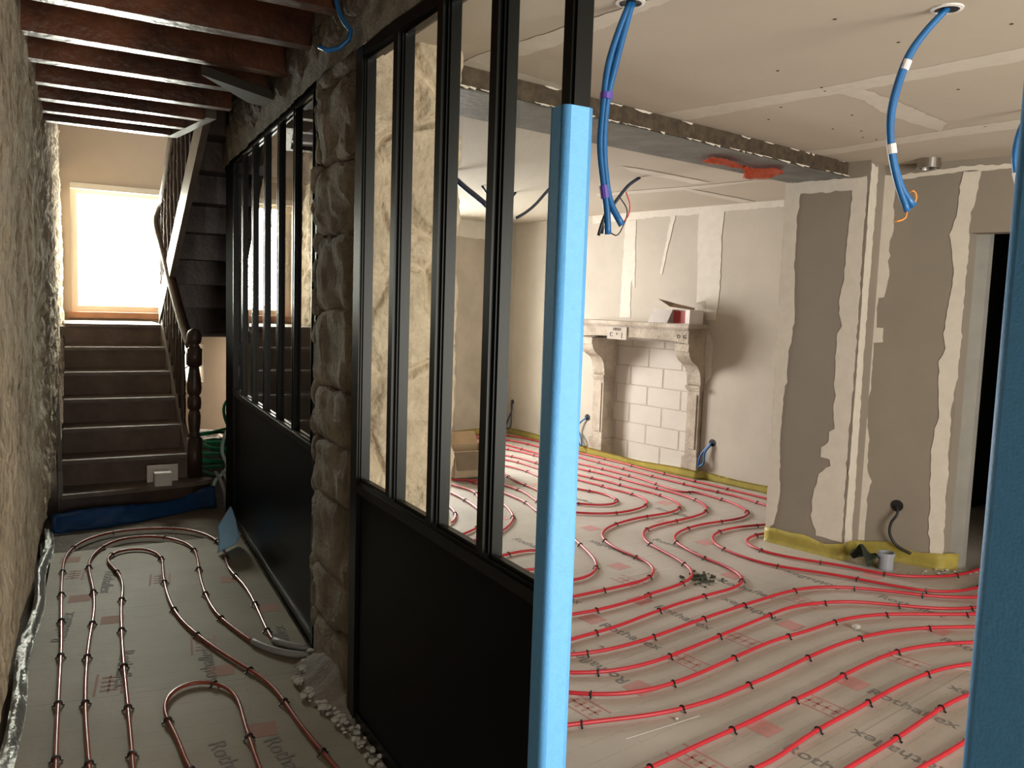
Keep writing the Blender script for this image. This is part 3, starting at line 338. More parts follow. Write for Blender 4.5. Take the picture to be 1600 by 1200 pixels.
# rear wall with window opening and an added corridor opening for the fill, behind the viewer
bm = B()
box(bm, (-.8, -2.6, 0), (-.1, -2.4, 2.9)); box(bm, (.8, -2.6, 0), (1.75, -2.4, 2.9)); box(bm, (-.1, -2.6, 2.15), (.8, -2.4, 2.9)); box(bm, (4.05, -2.6, 0), (9, -2.4, 2.9)); box(bm, (1.75, -2.6, 2.35), (4.05, -2.4, 2.9)); box(bm, (1.75, -2.6, 0), (4.05, -2.4, .15))
struct('wall_rear', bm, board)

# beam across the room
bm = B()
prism(bm, [(1.45, 3.155), (4.62, 3.655), (4.47, 4.03), (1.75, 3.62)], 2.476, CZ)
be = obj('steel_beam', bm, [beam_m]); tag(be, 'grey steel ceiling beam crossing the room from stone pier to plasterboard wall', 'beam')
bm = B()
bar(bm, (1.45, 3.15, 2.528), (4.62, 3.65, 2.528), .012, .085)
bk = obj('rusty_edge', bm, beam_b, be)
bm = B(); random.seed(5)
for i in range(60):
    t = random.random(); c = Vector((1.5, 3.15, 0)).lerp(Vector((4.6, 3.642, 0)), t); L = .01+random.random()*.045; zz = 2.487 if random.random() < .6 else 2.566
    d = Vector((3.1, .49, 0)).normalized()
    ragged(bm, [c-d*L+Vector((0, 0, zz)), c+d*L+Vector((0, 0, zz)), c+d*L*.7+Vector((0, 0, zz-.003-random.random()*.009)), c-d*L*.8+Vector((0, 0, zz-.003))], (.156, -.988, 0), off=.009, jit=.002, step=.02)
o = obj('plaster_residue', bm, comp, be); o['kind'] = 'stuff'
# orange plastic
bm = B(); T0, T1 = Vector((3.32, 3.62, 2.474)), Vector((4.02, 3.78, 2.474)); random.seed(11)
nu, nv = 26, 6
tw = lambda t: .055+.02*math.sin(t*9)+(.09 if t > .62 else 0)*math.sin((t-.62)/.38*math.pi)
grid_wall(bm, lambda a, b: T0.lerp(T1, a)+Vector((0, 1, 0))*(b-.5)*2*tw(a)*.9+Vector((0, 0, -.012-.028*abs(noise.noise(Vector((a*14, b*4, 1))))-(.02 if a > .6 else 0)*b)), nu, nv)
g = bm.faces[:]; bmesh.ops.solidify(bm, geom=g, thickness=.003)
tag(obj('plastic_scrap', bm, orange, smooth=True), 'crumpled orange plastic stuck under the grey ceiling beam', 'plastic')

# ---------------------------------------------------------------- corridor shell
def lw(y): return -.076+(.05*(y-3.127))
bm = B()
def lwf(a, b):
    y = -2.5+11.75*a; z = -.05+4.3*b; q = Vector((0, y, z))
    far = max(0, min(1, (y-4.4)/1.2)); x = lw(y)
    x += .018*noise.noise(q*1.3)+.012*noise.noise(q*4)+.007*noise.noise(q*13)+.003*noise.noise(q*34) - .012*max(0, noise.noise(q*7+Vector((4, 0, 0)))-.25)/.5
    x -= far*(.075*abs(noise.noise(Vector((3, y*3.2, z*6.5))))+.03*abs(noise.noise(q*13))) - far*.02
    if z < .42: x -= (.42-z)**1.5*.55*(1+.6*noise.noise(q*5))
    return (x, y, z)
grid_wall(bm, lwf, 760, 230)
wl = struct('wall_left', bm, plaster, True)
bm = B(); box(bm, (-.75, -2.5, -.1), (-.25, 9.2, 4.3)); struct('wall_outer', bm, stone_dark)
bm = B(); prism(bm, [(-.05, -2.5), (-.35, -2.5), (-.3, 9.0), (.0, 5.8)], -.1, -.065); struct('floor', bm, dark)
# landing wall with window
bm = B(); yb = 9.1
box(bm, (-.2, yb, 0), (.31, yb+.35, 4.3)); box(bm, (1.26, yb, 1.2), (2.2, yb+.35, 4.3)); box(bm, (.31, yb, 2.6), (1.26, yb+.35, 4.3)); box(bm, (.31, yb, 0), (1.26, yb+.35, 1.33))
box(bm, (1.26, yb, 0), (1.33, yb+.35, 1.2)); box(bm, (1.52, yb, 0), (2.2, yb+.35, 1.2)); box(bm, (1.33, yb, 0), (1.52, yb+.35, .68)); box(bm, (1.33, yb, 1.08), (1.52, yb+.35, 1.2))
struct('wall_landing', bm, landwall)
bm = B(); box(bm, (.31, yb-.02, 2.565), (1.3, yb+.02, 2.62)); struct('trim_2', bm, frame_w)
bm = B(); box(bm, (.31, yb+.10, 1.33), (.37, yb+.17, 2.6)); box(bm, (1.16, yb+.10, 1.33), (1.26, yb+.17, 2.6)); box(bm, (.37, yb+.10, 2.53), (1.16, yb+.17, 2.6)); box(bm, (.37, yb+.10, 1.39), (1.16, yb+.17, 1.45))
w1 = struct('window_1', bm, frame_w)
bm = B(); box(bm, (.36, yb+.13, 1.44), (1.17, yb+.138, 2.54)); obj('pane', bm, glass, w1)
bm = B(); box(bm, (.27, yb-.04, 1.33), (1.28, yb+.12, 1.39), bev=.004); obj('window_sill', bm, oakm, w1)
bm = B(); box(bm, (1.335, yb+.2, .7), (1.515, yb+.206, 1.06)); 
w3 = struct('window_3', bm, glass)
bm = B(); box(bm, (-.1, 6.2, 4.2), (2.2, 9.3, 4.3)); struct('ceiling', bm, darkwood)
# corridor ceiling planks
bm = B()
for i in range(9): box(bm, (-.3+.0, -2.5+i*1.0, 2.86), (1.15, -2.5+i*1.0+.99, 2.89))
struct('ceiling', bm, darkwood)
bm = B(); box(bm, (-.4, 6.12, 2.66), (.82, 6.18, 3.2)); box(bm, (.8, 6.16, 2.9), (2.2, 6.2, 4.3)); box(bm, (-.3, 6.14, 3.2), (.82, 6.18, 4.3)); struct('wall_upper', bm, darkwood)
Y = [(3.10, -.16, 1.0), (3.595, -.14, 1.06), (4.10, -.11, 1.08), (4.553, -.09, 1.10), (5.035, -.06, .99), (5.44, -.04, .915), (5.80, -.02, .865), (6.125, -.0, .825)]
names = ['nearest the camera, crossing the top left corner', 'second back, with the long pale underside', 'third back with a reddish face', 'fourth back over the grey board end', 'fifth back, dark', 'sixth back meeting the pale trimmer', 'seventh back, joined to the pale trimmer', 'last one before the stairwell opening']
random.seed(21)
for i, (y, x0, x1) in enumerate(Y):
    bm = B(); sk = (.0 if i > 3 else .01)
    n = 12; h = .20; wd_ = .075
    for s in range(n):
        pass
    def jf(a, c):
        x = x0+(x1-x0)*a; q = Vector((x*3, y, c)); return x, q
    rings = []
    for s in range(n+1):
        x = x0+(x1-x0)*s/n; ring = []
        for cy, cz in ((-wd_/2, 2.65), (wd_/2, 2.65), (wd_/2, 2.86), (-wd_/2, 2.86)):
            q = Vector((x*2.5, y*3+cy*20, cz)); j = noise.noise(q)*.006
            ring.append(bm.verts.new((x, y+cy+j, cz+(j*.7 if cz < 2.7 else 0))))
        rings.append(ring)
    for a, b in zip(rings, rings[1:]):
        for k in range(4): bm.faces.new((a[k], a[(k+1) % 4], b[(k+1) % 4], b[k]))
    bm.faces.new(rings[0][::-1]); bm.faces.new(rings[-1])
    o = obj('ceiling_joist', bm, joistm)
    if i < 8: tag(o, 'dark red-brown corridor ceiling joist, '+names[i], 'joist', 'corridor ceiling joists')
    else: tag(o, 'dark corridor ceiling joist above the camera, out of the picture', 'joist', 'corridor ceiling joists')
bm = B(); bar(bm, (.94, 5.34, 2.70), (.83, 6.16, 2.70), .06, .10)
tag(obj('trimmer_beam', bm, stringm), 'pale wooden trimmer running back along the stairwell opening', 'beam')
bm = B()
prism(bm, [(.68, 4.12), (1.12, 4.44), (1.16, 4.62), (.98, 4.55)], 2.60, 2.645)
tag(obj('board_offcut', bm, mat('grey_board', (.075, .065, .055), .7, .2, 8)), 'grey pointed board end wedged under the corridor joists', 'board')

# stone pier between partitions
pale_stone = mat('lit_pier_stone', (.36, .285, .20), .92, 0, 5, .8, 35, col2=(.70, .585, .43), detail=10, nr=.7)  # paler copy of the pier stone; light on its front face put into the colour
pier = B(); pf_ = B(); random.seed(4); box(pier, (1.10, 3.09, -.06), (1.40, 3.56, 2.9))
z = 0; k = 0
while z < 2.85:
    h = random.uniform(.2, .34); k += 1
    rock(pier, (1.165, 3.30+random.uniform(-.01, .01), z+h/2), (.25, random.uniform(.50, .54), h*1.04), k, 9, .10, 6, .014)
    z += h*.985
path = [(1.045, 3.0), (1.44, 3.0), (1.468, 3.03), (1.475, 3.5)]
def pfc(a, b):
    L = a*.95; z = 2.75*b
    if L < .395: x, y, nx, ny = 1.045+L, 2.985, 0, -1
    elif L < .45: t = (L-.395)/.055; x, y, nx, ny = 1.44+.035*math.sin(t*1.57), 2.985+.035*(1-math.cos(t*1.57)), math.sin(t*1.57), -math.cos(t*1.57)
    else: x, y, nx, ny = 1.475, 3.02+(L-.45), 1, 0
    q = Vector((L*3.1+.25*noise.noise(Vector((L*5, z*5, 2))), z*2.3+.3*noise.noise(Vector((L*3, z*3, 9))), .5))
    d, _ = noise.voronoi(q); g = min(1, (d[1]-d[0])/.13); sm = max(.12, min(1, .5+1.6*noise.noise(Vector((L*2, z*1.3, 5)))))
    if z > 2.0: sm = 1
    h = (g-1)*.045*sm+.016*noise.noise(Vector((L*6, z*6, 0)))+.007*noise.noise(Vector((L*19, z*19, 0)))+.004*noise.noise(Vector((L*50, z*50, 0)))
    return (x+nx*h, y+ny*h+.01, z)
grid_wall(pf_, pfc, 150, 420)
for q in range(20):
    k += 1; rock(pier, (1.09+random.random()*.02, 3.56, .15+q*.13), (.1, .1, .13), k, 4, .2, 3, .01)
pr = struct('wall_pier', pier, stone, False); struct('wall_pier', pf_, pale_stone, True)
# masonry over the partitions
bm = B(); k = 60; yy = 2.95
def ov(a, b):
    y = 6.3-9*a; z = 2.50+.42*b; x = (1.03 if y < 3.3 else 1.03+(y-3.3)*.055)+.004; q = Vector((1, y, z)); return (x+.02*noise.noise(q*4)+.012*noise.noise(q*14)-.01, y, z)
grid_wall(bm, ov, 200, 14)
struct('wall_above_partition', bm, stone, True)
bm = B(); prism(bm, [(1.08, -2.4), (1.14, -2.4), (1.14, 3.0), (1.08, 3.0)], 2.50, 2.9); prism(bm, [(1.12, 3.5), (1.3, 3.5), (1.45, 6.3), (1.26, 6.3)], 2.54, 2.9); struct('wall_above_partition', bm, stone_dark)
# masonry lumps at the joist ends
bm = B(); random.seed(9)
for i in range(26):
    y = 3.0+i*.12; rock(bm, (1.06+(y-3)*.05, y, 2.70+random.uniform(-.06, .06)), (.13, .17, .16), i+90, 5, .2, 3.5, .012)
struct('wall_masonry', bm, stone_dark)

# ---------------------------------------------------------------- glazed partitions
def partition(A, Bv, z_top, z_mid, stiles, mull_w, label, panelz, nrm_in, go=.024, pr_=.012):
    """A = near end, Bv = far end on the floor; local s from A"""
    A = Vector(A); Bv = Vector(Bv); u = (Bv-A).normalized(); L = (Bv-A).length; n = Vector((u.y, -u.x)) # n towards the room (+x)
    if n.x < 0: n = -n
    F = plane_frame((A.x, A.y, 0), (u.x, u.y, 0), (n.x, n.y, 0))
    e = empty('glazed_partition', ((A.x+Bv.x)/2, (A.y+Bv.y)/2, 0)); bpy.context.view_layer.update()
    tag(e, label, 'partition')
    def part(nm, f, m=black): b_ = B(); f(b_); return obj(nm, b_, m, e)
    for (s0, s1) in (stiles[0], stiles[-1]): part('stile', lambda b_: (fbox(b_, F, s0, s1, 0, .042, 0, z_top), fbox(b_, F, s0+.008, s1-.008, -.006, 0, .0, z_top-.002)))
    for (s0, s1) in stiles[1:-1]: part('mullion', lambda b_: (fbox(b_, F, s0, s1, 0, go+.018, z_mid, z_top-.045), fbox(b_, F, s0+.012, s1-.012, -pr_, 0, z_mid+.01, z_top-.045)))
    a0, a1 = stiles[0][1], stiles[-1][0]
    part('top_rail', lambda b_: (fbox(b_, F, a0, a1, 0, .042, z_top-.045, z_top), fbox(b_, F, a0, a1, -.006, 0, z_top-.04, z_top-.006)))
    part('middle_rail', lambda b_: (fbox(b_, F, a0, a1, 0, .042, z_mid-.05, z_mid), fbox(b_, F, a0, a1, -.008, 0, z_mid-.042, z_mid-.012)))
    part('bottom_rail', lambda b_: fbox(b_, F, a0, a1, 0, .042, 0, .05))
    part('lower_panel', lambda b_: fbox(b_, F, a0, a1, .006, .03, .05, z_mid-.05), blackp)
    for p, q in zip(stiles, stiles[1:]):
        s0, s1 = p[1], q[0]
        gb = part('glazing_bead', lambda b_: [fbox(b_, F, *r) for r in ((s0, s0+.008, go-.018, go-.006, z_mid, z_top-.045), (s1-.008, s1, go-.018, go-.006, z_mid, z_top-.045), (s0+.008, s1-.008, go-.018, go-.006, z_mid, z_mid+.010), (s0+.008, s1-.008, go-.018, go-.006, z_top-.055, z_top-.045))])
        pn = part('pane', lambda b_: [b_.faces.new([b_.verts.new(F(s, go, zz)) for s, zz in ((s0, z_mid), (s1, z_mid), (s1, z_top-.045), (s0, z_top-.045))])], glass)
        gb.parent = pn; gb.location = Vector((0, 0, 0)); gb.matrix_parent_inverse = Matrix.Identity(4)
    return e
# front: y from 1.45 to 2.97
yn = 1.47
st = [(1.538, 1.588), (1.862, 1.922), (2.19, 2.25), (2.525, 2.585), (2.87, 2.955)]
partition((1.02, 1.538), (1.02, 2.955), 2.49, .935, [(a-1.538, b-1.538) for a, b in st], .05, 'black steel and glass partition nearest the camera, its end post wrapped in blue foam', .9, 1)
A2 = Vector((1.073, 3.585)); B2 = Vector((1.209, 6.237)); L2 = (B2-A2).length
st2 = [(0.0, .05)]+[(.39+.385*i-.013+.0, .39+.385*i+.017) for i in range(5)]+[(L2-.31, L2-.25)]
st2 = [(0.0, .06)] + [((2.655*0+.06)+ (i+1)*.378-.014, .06+(i+1)*.378+.014) for i in range(5)] + [(.06+6*.378, .06+6*.378+.05)]
bk2 = partition(A2, B2, 2.535, .945, st2, .03, 'black steel and glass partition beside the staircase, with six narrow panes', .9, 1, .006, .006)
# dark post at far end of back partition
u2 = (B2-A2).normalized(); pe = A2+u2*2.40
bm = B(); box(bm, (pe.x, pe.y, 0), (pe.x+.05, B2.y, 2.65)); tag(obj('end_panel', bm, mat('matte_black', (.006, .006, .006), .9, spec=.05)), 'black end panel closing the far partition beside the stairs', 'panel')

# foam protected posts
def foam_post(name, x0, x1, y0, y1, z0, z1, label, r=.016):
    pts = []
    for cx, cy, a0 in ((x1-r, y1-r, 0), (x0+r, y1-r, 90), (x0+r, y0+r, 180), (x1-r, y0+r, 270)):
        for k in range(7): a = R_(a0+15*k); pts.append((cx+r*math.cos(a), cy+r*math.sin(a)))
    bm = B(); prism(bm, pts, z0, z1); o = obj(name, bm, bluef)
    for p in o.data.polygons: p.use_smooth = abs(p.normal.z) < .5 and p.area < .02
    return tag(o, label, 'foam guard')
foam_post('foam_guard', .989, 1.068, 1.525, 1.592, 0.0, 2.03, 'bright blue foam guard wrapped round the partition end post')
foam_post('foam_guard', 1.0, 1.1, .47, .575, 0, 2.3, 'blue foam guard on the door jamb at the right edge of the picture')
bm = B(); box(bm, (1.045, .48, 0), (1.085, .54, 2.45)); tag(obj('door_jamb', bm, black), 'black steel jamb inside the right-hand blue foam guard', 'jamb')
bm = B(); box(bm, (1.02, .48, 2.45), (1.062, 1.538, 2.49)); tag(obj('door_header', bm, black), 'black steel header over the partition doorway, above the picture', 'header')
bm = B(); prism(bm, [(1.04, -2.4), (1.10, -2.4), (1.10, .47), (1.04, .47)], 0, 2.5); struct('wall_partition_end', bm, board)

# ---------------------------------------------------------------- staircase
stc = empty('staircase', (.55, 6.4, 0)); bpy.context.view_layer.update()
tag(stc, 'dark wooden staircase with turned newel and upper flight, at the end of the corridor', 'staircase')
RI, GO, Y0 = .187, .29, 6.40
def xl(y): return lw(y)+.045
def xr(k): return .985+.004*k
for k in range(1, 8):
    y = Y0+GO*(k-1); z1 = RI*k; z0 = RI*(k-1)
    if k == 1:
        bm = B(); pts = [(xl(y), y-.02), (.55, y+.02), (1.02, y+.09), (1.13, y+.14), (1.16, y+.19), (1.13, y+.24), (1.0, y+.27), (1.0, y+GO), (xl(y), y+GO)]
        prism(bm, pts, z1-.03, z1); obj('tread', bm, treadm, stc)
        bm = B(); prism(bm, [(a+(0 if a < .1 else -.015), b+.02) for a, b in pts[:7]]+[(1.0, y+.27), (xl(y), y+.05)], 0, z1-.03); obj('riser', bm, wood_d, stc)
    else:
        bm = B(); box(bm, (xl(y), y-.025, z1-.028), (xr(k), y+(GO if k < 7 else .9), z1), bev=.006); obj('tread', bm, treadm, stc)
        bm = B(); box(bm, (xl(y), y, z0-.02), (xr(k), y+.018, z1-.028)); obj('riser', bm, riserm, stc)
# stringers: sloped boards
def stringer(x, y0, z0, y1, z1, h, t, m, nm='stringer', vert0=None):
    bm = B(); vs = []
    for xx in (x, x+t):
        vs.append([bm.verts.new((xx, y0, z0-h*.45)), bm.verts.new((xx, y1, z1-h*.45)), bm.verts.new((xx, y1, z1+h*.55)), bm.verts.new((xx, y0, z0+h*.55))])
    a, b = vs; bm.faces.new(a); bm.faces.new(b[::-1])
    for i in range(4): bm.faces.new((a[i], a[(i+1) % 4], b[(i+1) % 4], b[i]))
    return obj(nm, bm, m, stc)
stringer(.985, 6.72, .30, 8.16, 1.28, .30, .035, stringm)
stringer(lw(6.5)+.022, 6.42, .16, 8.16, 1.28, .34, .03, stringm)
# landing and its edge
bm = B(); box(bm, (.13, 8.18, 1.2), (2.0, 9.1, 1.281)); obj('landing', bm, treadm, stc)
bm = B(); box(bm, (1.0, 8.14, 1.25), (1.98, 8.18, 1.56)); obj('landing_edge', bm, wood_d, stc)
# upper flight (rising back towards the camera)
UR = .20; UG = .30; uz0 = 1.309; uy0 = 8.14
for k in range(8):
    y = uy0-UG*k; z = uz0+UR*(k+1)
    bm = B(); box(bm, (1.02, y-UG-.02, z-.03), (1.90, y+.02, z)); obj('tread', bm, wood_d, stc)
    bm = B(); box(bm, (1.02, y-.018, z-UR-.0), (1.90, y, z-.03)); obj('riser', bm, wood_d, stc)
sl = UR/UG
stringer(.975, 8.16, 1.42, 5.75, 1.42+2.41*.60, .24, .045, stringm)
stringer(1.90, 8.16, 1.42, 5.75, 1.42+2.41*.60, .28, .04, wood_d)
# newel
bm = B(); nx, ny = 1.05, 6.70
box(bm, (nx-.05, ny-.05, .187), (nx+.05, ny+.05, .56), bev=.006)
lathe(bm, [(.04, .555), (.047, .57), (.047, .585), (.036, .60), (.04, .63), (.045, .70), (.047, .76), (.04, .80), (.034, .815), (.048, .83), (.052, .88), (.048, .93), (.036, .95), (.05, .97), (.055, 1.02), (.05, 1.10), (.040, 1.18), (.036, 1.22), (.05, 1.225)], nx, ny)
box(bm, (nx-.052, ny-.052, 1.22), (nx+.052, ny+.052, 1.40), bev=.012)
lathe(bm, [(.036, 1.395), (.045, 1.405), (.034, 1.42), (.05, 1.44), (.056, 1.48), (.053, 1.52), (.040, 1.55), (.018, 1.568), (.004, 1.572)], nx, ny)
bmesh.ops.scale(bm, vec=(1, 1, 1), verts=bm.verts)
for v in bm.verts: v.co.z = .187+(v.co.z-.187)*.83
obj('newel_post', bm, wood_d, stc, True)
for p in stc.children[-1].data.polygons: p.use_smooth = p.area < .002
# handrails
bm = B()
hp = [(1.04, 6.74, 1.18), (1.03, 6.9, 1.27), (1.0, 7.4, 1.64), (.98, 7.9, 2.02), (.97, 8.08, 2.16), (.975, 8.16, 2.27), (1.0, 8.12, 2.36), (1.0, 7.95, 2.44), (.99, 7.3, 2.82), (.985, 6.8, 3.12), (.98, 6.4, 3.36)]
sp = spline(hp, .06); tube(bm, sp, .04, 10)
obj('handrail', bm, wood_d, stc, True)
def baluster(x, y, z0, z1, k_=1.15):
    bm = B(); h = z1-z0
    prof = [(.011, 0), (.011, .12), (.016, .14), (.011, .16), (.013, .3), (.018, .42), (.014, .5), (.020, .52), (.014, .54), (.018, .62), (.012, .75), (.011, .84), (.016, .86), (.011, .88), (.011, 1)]
    lathe(bm, [(r*k_, z0+t*h) for r, t in prof], x, y, 10); return obj('baluster', bm, wood_d, stc, True)
for i in range(9):
    y = 6.90+i*.15; zb = .30+(y-6.72)*.68+.15; zt = 1.27+(y-6.9)*.75
    baluster(1.0, y, zb-.25 if i < 3 else zb-.05, zt)
for i in range(10):
    y = 8.0-i*.2; zb = 1.42+(8.16-y)*.60+.1; zt = 2.40+(8.0-y)*.595
    baluster(.995, y, zb, zt, 1.3)

# small boxes on the first step
bm = B(); box(bm, (.735, 6.43, .188), (.85, 6.51, .285), bev=.002); o = obj('small_box', bm, cartonw); o.rotation_euler = (0, 0, 0)
tag(o, 'small white box on the bottom stair', 'box')
bm = B(); v = box(bm, (.70, 6.60, .188), (.915, 6.612, .315)); tag(obj('white_card', bm, cartonw), 'white card leaning on the second riser behind the small box', 'card')

# blue film strip in front of the first step
bm = B()
pts = [(.07, 6.12), (.3, 6.14), (.6, 6.22), (.85, 6.34), (1.05, 6.44), (1.17, 6.44)]
sp = spline([(a, b, 0) for a, b in pts], .03); n = len(sp)
def bs(a, b):
    i = min(n-1, int(a*(n-1))); p = sp[i]; top = .105+.02*math.sin(a*7)+(.03 if a > .82 else 0)
    return p+Vector((0, .10*b-.03*noise.noise(Vector((a*12, b*3, 0))), b*top+.012*noise.noise(Vector((a*20, b*4, 4)))*b-.01))
grid_wall(bm, bs, n-1, 5); bmesh.ops.solidify(bm, geom=bm.faces[:], thickness=.005)
tag(obj('edge_strip', bm, bluefilm, smooth=True), 'dark blue film edge strip lying across the foot of the stairs', 'edge strip')
# pale blue foam scrap
bm = B()
def pf(a, b):
    p00 = Vector((.945, 5.20, .012)); p10 = Vector((1.095, 5.36, .012)); p01 = Vector((.918, 5.20, .185)); p11 = Vector((1.085, 5.37, .10)); top = Vector((1.06, 5.36, .27))
    c = p00.lerp(p10, a).lerp(p01.lerp(p11, a), min(1, b/.65))
    if b > .65: c = p01.lerp(p11, a).lerp(top, ((b-.65)/.35)**.8*.92)
    return c+Vector((.6, -.55, 0))*.035*math.sin(math.pi*b)
grid_wall(bm, pf, 8, 14); bmesh.ops.solidify(bm, geom=bm.faces[:], thickness=.012)
tag(obj('foam_offcut', bm, paleb, smooth=True), 'pale blue curved foam offcut leaning against the far partition on the floor', 'foam')
# foil membrane along left wall
bm = B(); fpts = [(-.09, 2.6), (-.085, 3.11), (-.065, 3.55), (-.03, 4.14), (.0, 4.57), (.035, 5.18), (.06, 5.6), (.075, 6.1)]
sp = spline([(a, b, 0) for a, b in fpts], .03); n = len(sp)
grid_wall(bm, lambda a, b: sp[int(a*(n-1))]+Vector((-.05*b-.01*math.sin(a*19), .0, .005+.05*math.sin(b*2.2)*(.7+.5*noise.noise(Vector((a*9, b, 0))))+.012*noise.noise(Vector((a*40, b*5, 0))))), n-1, 6)
bmesh.ops.solidify(bm, geom=bm.faces[:], thickness=.002)
tag(obj('foil_membrane', bm, foil, smooth=True), 'crinkled silver foil membrane along the foot of the left stone wall', 'membrane')

# hoses beyond the stairs
def mk_tube(name, pts, r, m, label, cat, group=None, parent=None, seg=8, step=.03):
    bm = B(); tube(bm, spline(pts, step), r, seg); o = obj(name, bm, m, parent, True)
    if label: tag(o, label, cat, group)
    return o
bm = B(); random.seed(2); cx, cy = 1.55, 7.75; pts = []
for i in range(150):
    a = i*.33; rr = .30+.05*math.sin(i*.31)+.03*math.sin(i*1.7); pts.append((cx+rr*math.cos(a), cy+rr*1.25*math.sin(a), .02+i*.0022+.02*math.sin(a*1.3)))
tube(bm, spline(pts, .04), .0135, 8); tag(obj('green_hose', bm, greenh, smooth=True), 'coil of green hose on the floor behind the newel post', 'hose')
mk_tube('green_hose', [(1.62, 7.9, .28), (1.52, 7.9, .42), (1.50, 7.9, .58), (1.58, 7.9, .68), (1.70, 7.92, .68), (1.8, 8.0, .6)], .014, greenh, 'single green hose loop arching up behind the far partition', 'hose')
mk_tube('pale_hose', [(1.42, 7.2, .50), (1.36, 7.15, .42), (1.33, 7.1, .30), (1.35, 7.0, .18), (1.24, 6.92, .09), (1.2, 6.8, .03)], .014, paleh, 'pale greenish hose hanging beside the green coil', 'hose')
for i, dx in enumerate((0, .05, .1)):
    mk_tube('grey_conduit', [(1.215+dx, 6.35+dx*.5, .0), (1.21+dx, 6.36+dx*.5, .12), (1.19+dx, 6.40+dx*.5, .2), (1.18+dx, 6.55, .24)], .013, greyp, 'short grey conduit standing up between stairs and far partition, '+['nearest the bottom stair', 'middle one of three', 'nearest the partition'][i], 'conduit', 'grey conduits beside the stairs')
mk_tube('thin_white_cable', [(1.10, 9.06, .78), (1.25, 9.06, .80), (1.43, 9.05, .92), (1.44, 9.05, 1.08), (1.36, 9.05, 1.16), (1.25, 9.05, 1.17)], .006, whitet, 'thin white cable loop on the wall under the landing', 'cable')
bm = B(); random.seed(8)
for i in range(46):
    x = 1.15+random.random()*.62; y = 8.2+random.random()*.66; s = .08+random.random()*.26; rock(bm, (x, y, s*.3+.12*max(0, y-8.5)), (s, s*.8, s*.7), i+200, 4, .3, 3, .012)
o = obj('rubble', bm, mat('rubble_stone', (.2, .165, .125), .95, 0, 12, .5, 40, col2=(.42, .36, .28))); tag(o, 'stone rubble heaped on the floor under the landing', 'rubble', kind='stuff')
# plaster mound + white chips at foot of pier
bm = B()
def md(a, b):
    x = .62+.5*a; y = 2.62+1.15*b; q = Vector((x, y, 0)); d = max(0, 1-math.hypot((x-1.09)/.19, (y-3.2)/.42)); return (x, y, .001+.16*d**1.3+.02*noise.noise(q*14)*min(1, d*4)-.004*(d == 0))
grid_wall(bm, md, 26, 50); bmesh.ops.delete(bm, geom=[f for f in bm.faces if f.calc_center_median().z < .003], context='FACES')
tag(obj('mortar_mound', bm, mat('grey_mortar', (.22, .2, .175), .9, .15, 14, .6, 40), smooth=True), 'grey mortar spread at the foot of the stone pier', 'mortar')
bm = B(); random.seed(15)
cpts = spline([(1.04, 3.5, 0), (.98, 3.38, 0), (.93, 3.15, 0), (.965, 2.98, 0), (.995, 2.8, 0), (1.0, 2.5, 0), (1.0, 2.3, 0)], .01)
for i in range(130):
    t = random.random()**1.2; c = cpts[int(t*(len(cpts)-1))]
    bulge = 0; s = random.uniform(.008, .034)*(1.05-.6*t)
    rock(bm, (c.x+bulge+random.uniform(-.03, .02), c.y+random.uniform(-.05, .05), s*.4+.004), (s*1.3, s, s*.8), i+300, 2, .3, 3, .004)
o = obj('plaster_chips', bm, rub); tag(o, 'white plaster chips scattered at the foot of the stone pier', 'chips', kind='stuff')

# ---------------------------------------------------------------- fireplace
fp = empty('stone_fireplace', FF(.9, 0, 0)); bpy.context.view_layer.update()
tag(fp, 'old carved stone fireplace with corbels and blocked-up hearth, on the right wall', 'fireplace')
bm = B(); fbox(bm, FF, .10, 1.64, -.02, .315, 1.43, 1.468); fbox(bm, FF, .13, 1.62, -.02, .295, 1.415, 1.432)
obj('mantel_shelf', bm, mant, fp)
# lintel: front slab with shallow arch below
bm = B(); fr = []; n = 30
def lz(t):
    return 1.285 + (.045*min(1, max(0, math.sin(math.pi*t))*2.2) if .0 < t < 1 else 0)*0 + .03*(1-abs(2*t-1)**4)
for i in range(n+1):
    t = i/n; s = .14+1.475*t; fr.append((s, lz(t)))
V = {}
for o_ in (-.02, .275):
    for z_ in ('b', 't'):
        V[(o_, z_)] = [bm.verts.new(FF(s, o_, zb if z_ == 'b' else 1.415)) for s, zb in fr]
for i in range(n):
    for a, b in (((.275, 'b'), (.275, 't')), ((-.02, 't'), (-.02, 'b')), ((-.02, 'b'), (.275, 'b')), ((.275, 't'), (-.02, 't'))):
        bm.faces.new((V[a][i], V[a][i+1], V[b][i+1], V[b][i]))
for i in (0, n): bm.faces.new([V[k][i] for k in ((.275, 'b'), (.275, 't'), (-.02, 't'), (-.02, 'b'))])
obj('lintel', bm, mant, fp)
bm = B(); fbox(bm, FF, .60, .86, .275, .287, 1.285, 1.41)
obj('date_stone', bm, mat('date_plaque', (.42, .37, .31), .8, .1, 12), fp)
def text_mesh(s, size, m, parent, mw, name='lettering', ext=.001):
    c = bpy.data.curves.new(name, 'FONT'); c.body = s; c.size = size; c.extrude = ext; c.align_x = 'CENTER'; c.align_y = 'CENTER'
    o = bpy.data.objects.new(name+'_src', c); sc.collection.objects.link(o); bpy.context.view_layer.update()
    me = bpy.data.meshes.new_from_object(o.evaluated_get(bpy.context.evaluated_depsgraph_get())); bpy.data.objects.remove(o); bpy.data.curves.remove(c)
    me.transform(mw); return me
def wallmat(p, right, upv=(0, 0, 1)):
    r = Vector(right).normalized(); u = Vector(upv).normalized(); n = r.cross(u); mm = Matrix((r, u, n)).transposed().to_4x4(); mm.translation = p; return mm
ru = (fu.x, fu.y, 0); cdk = mat('carved_dark', (.07, .055, .045), .9)
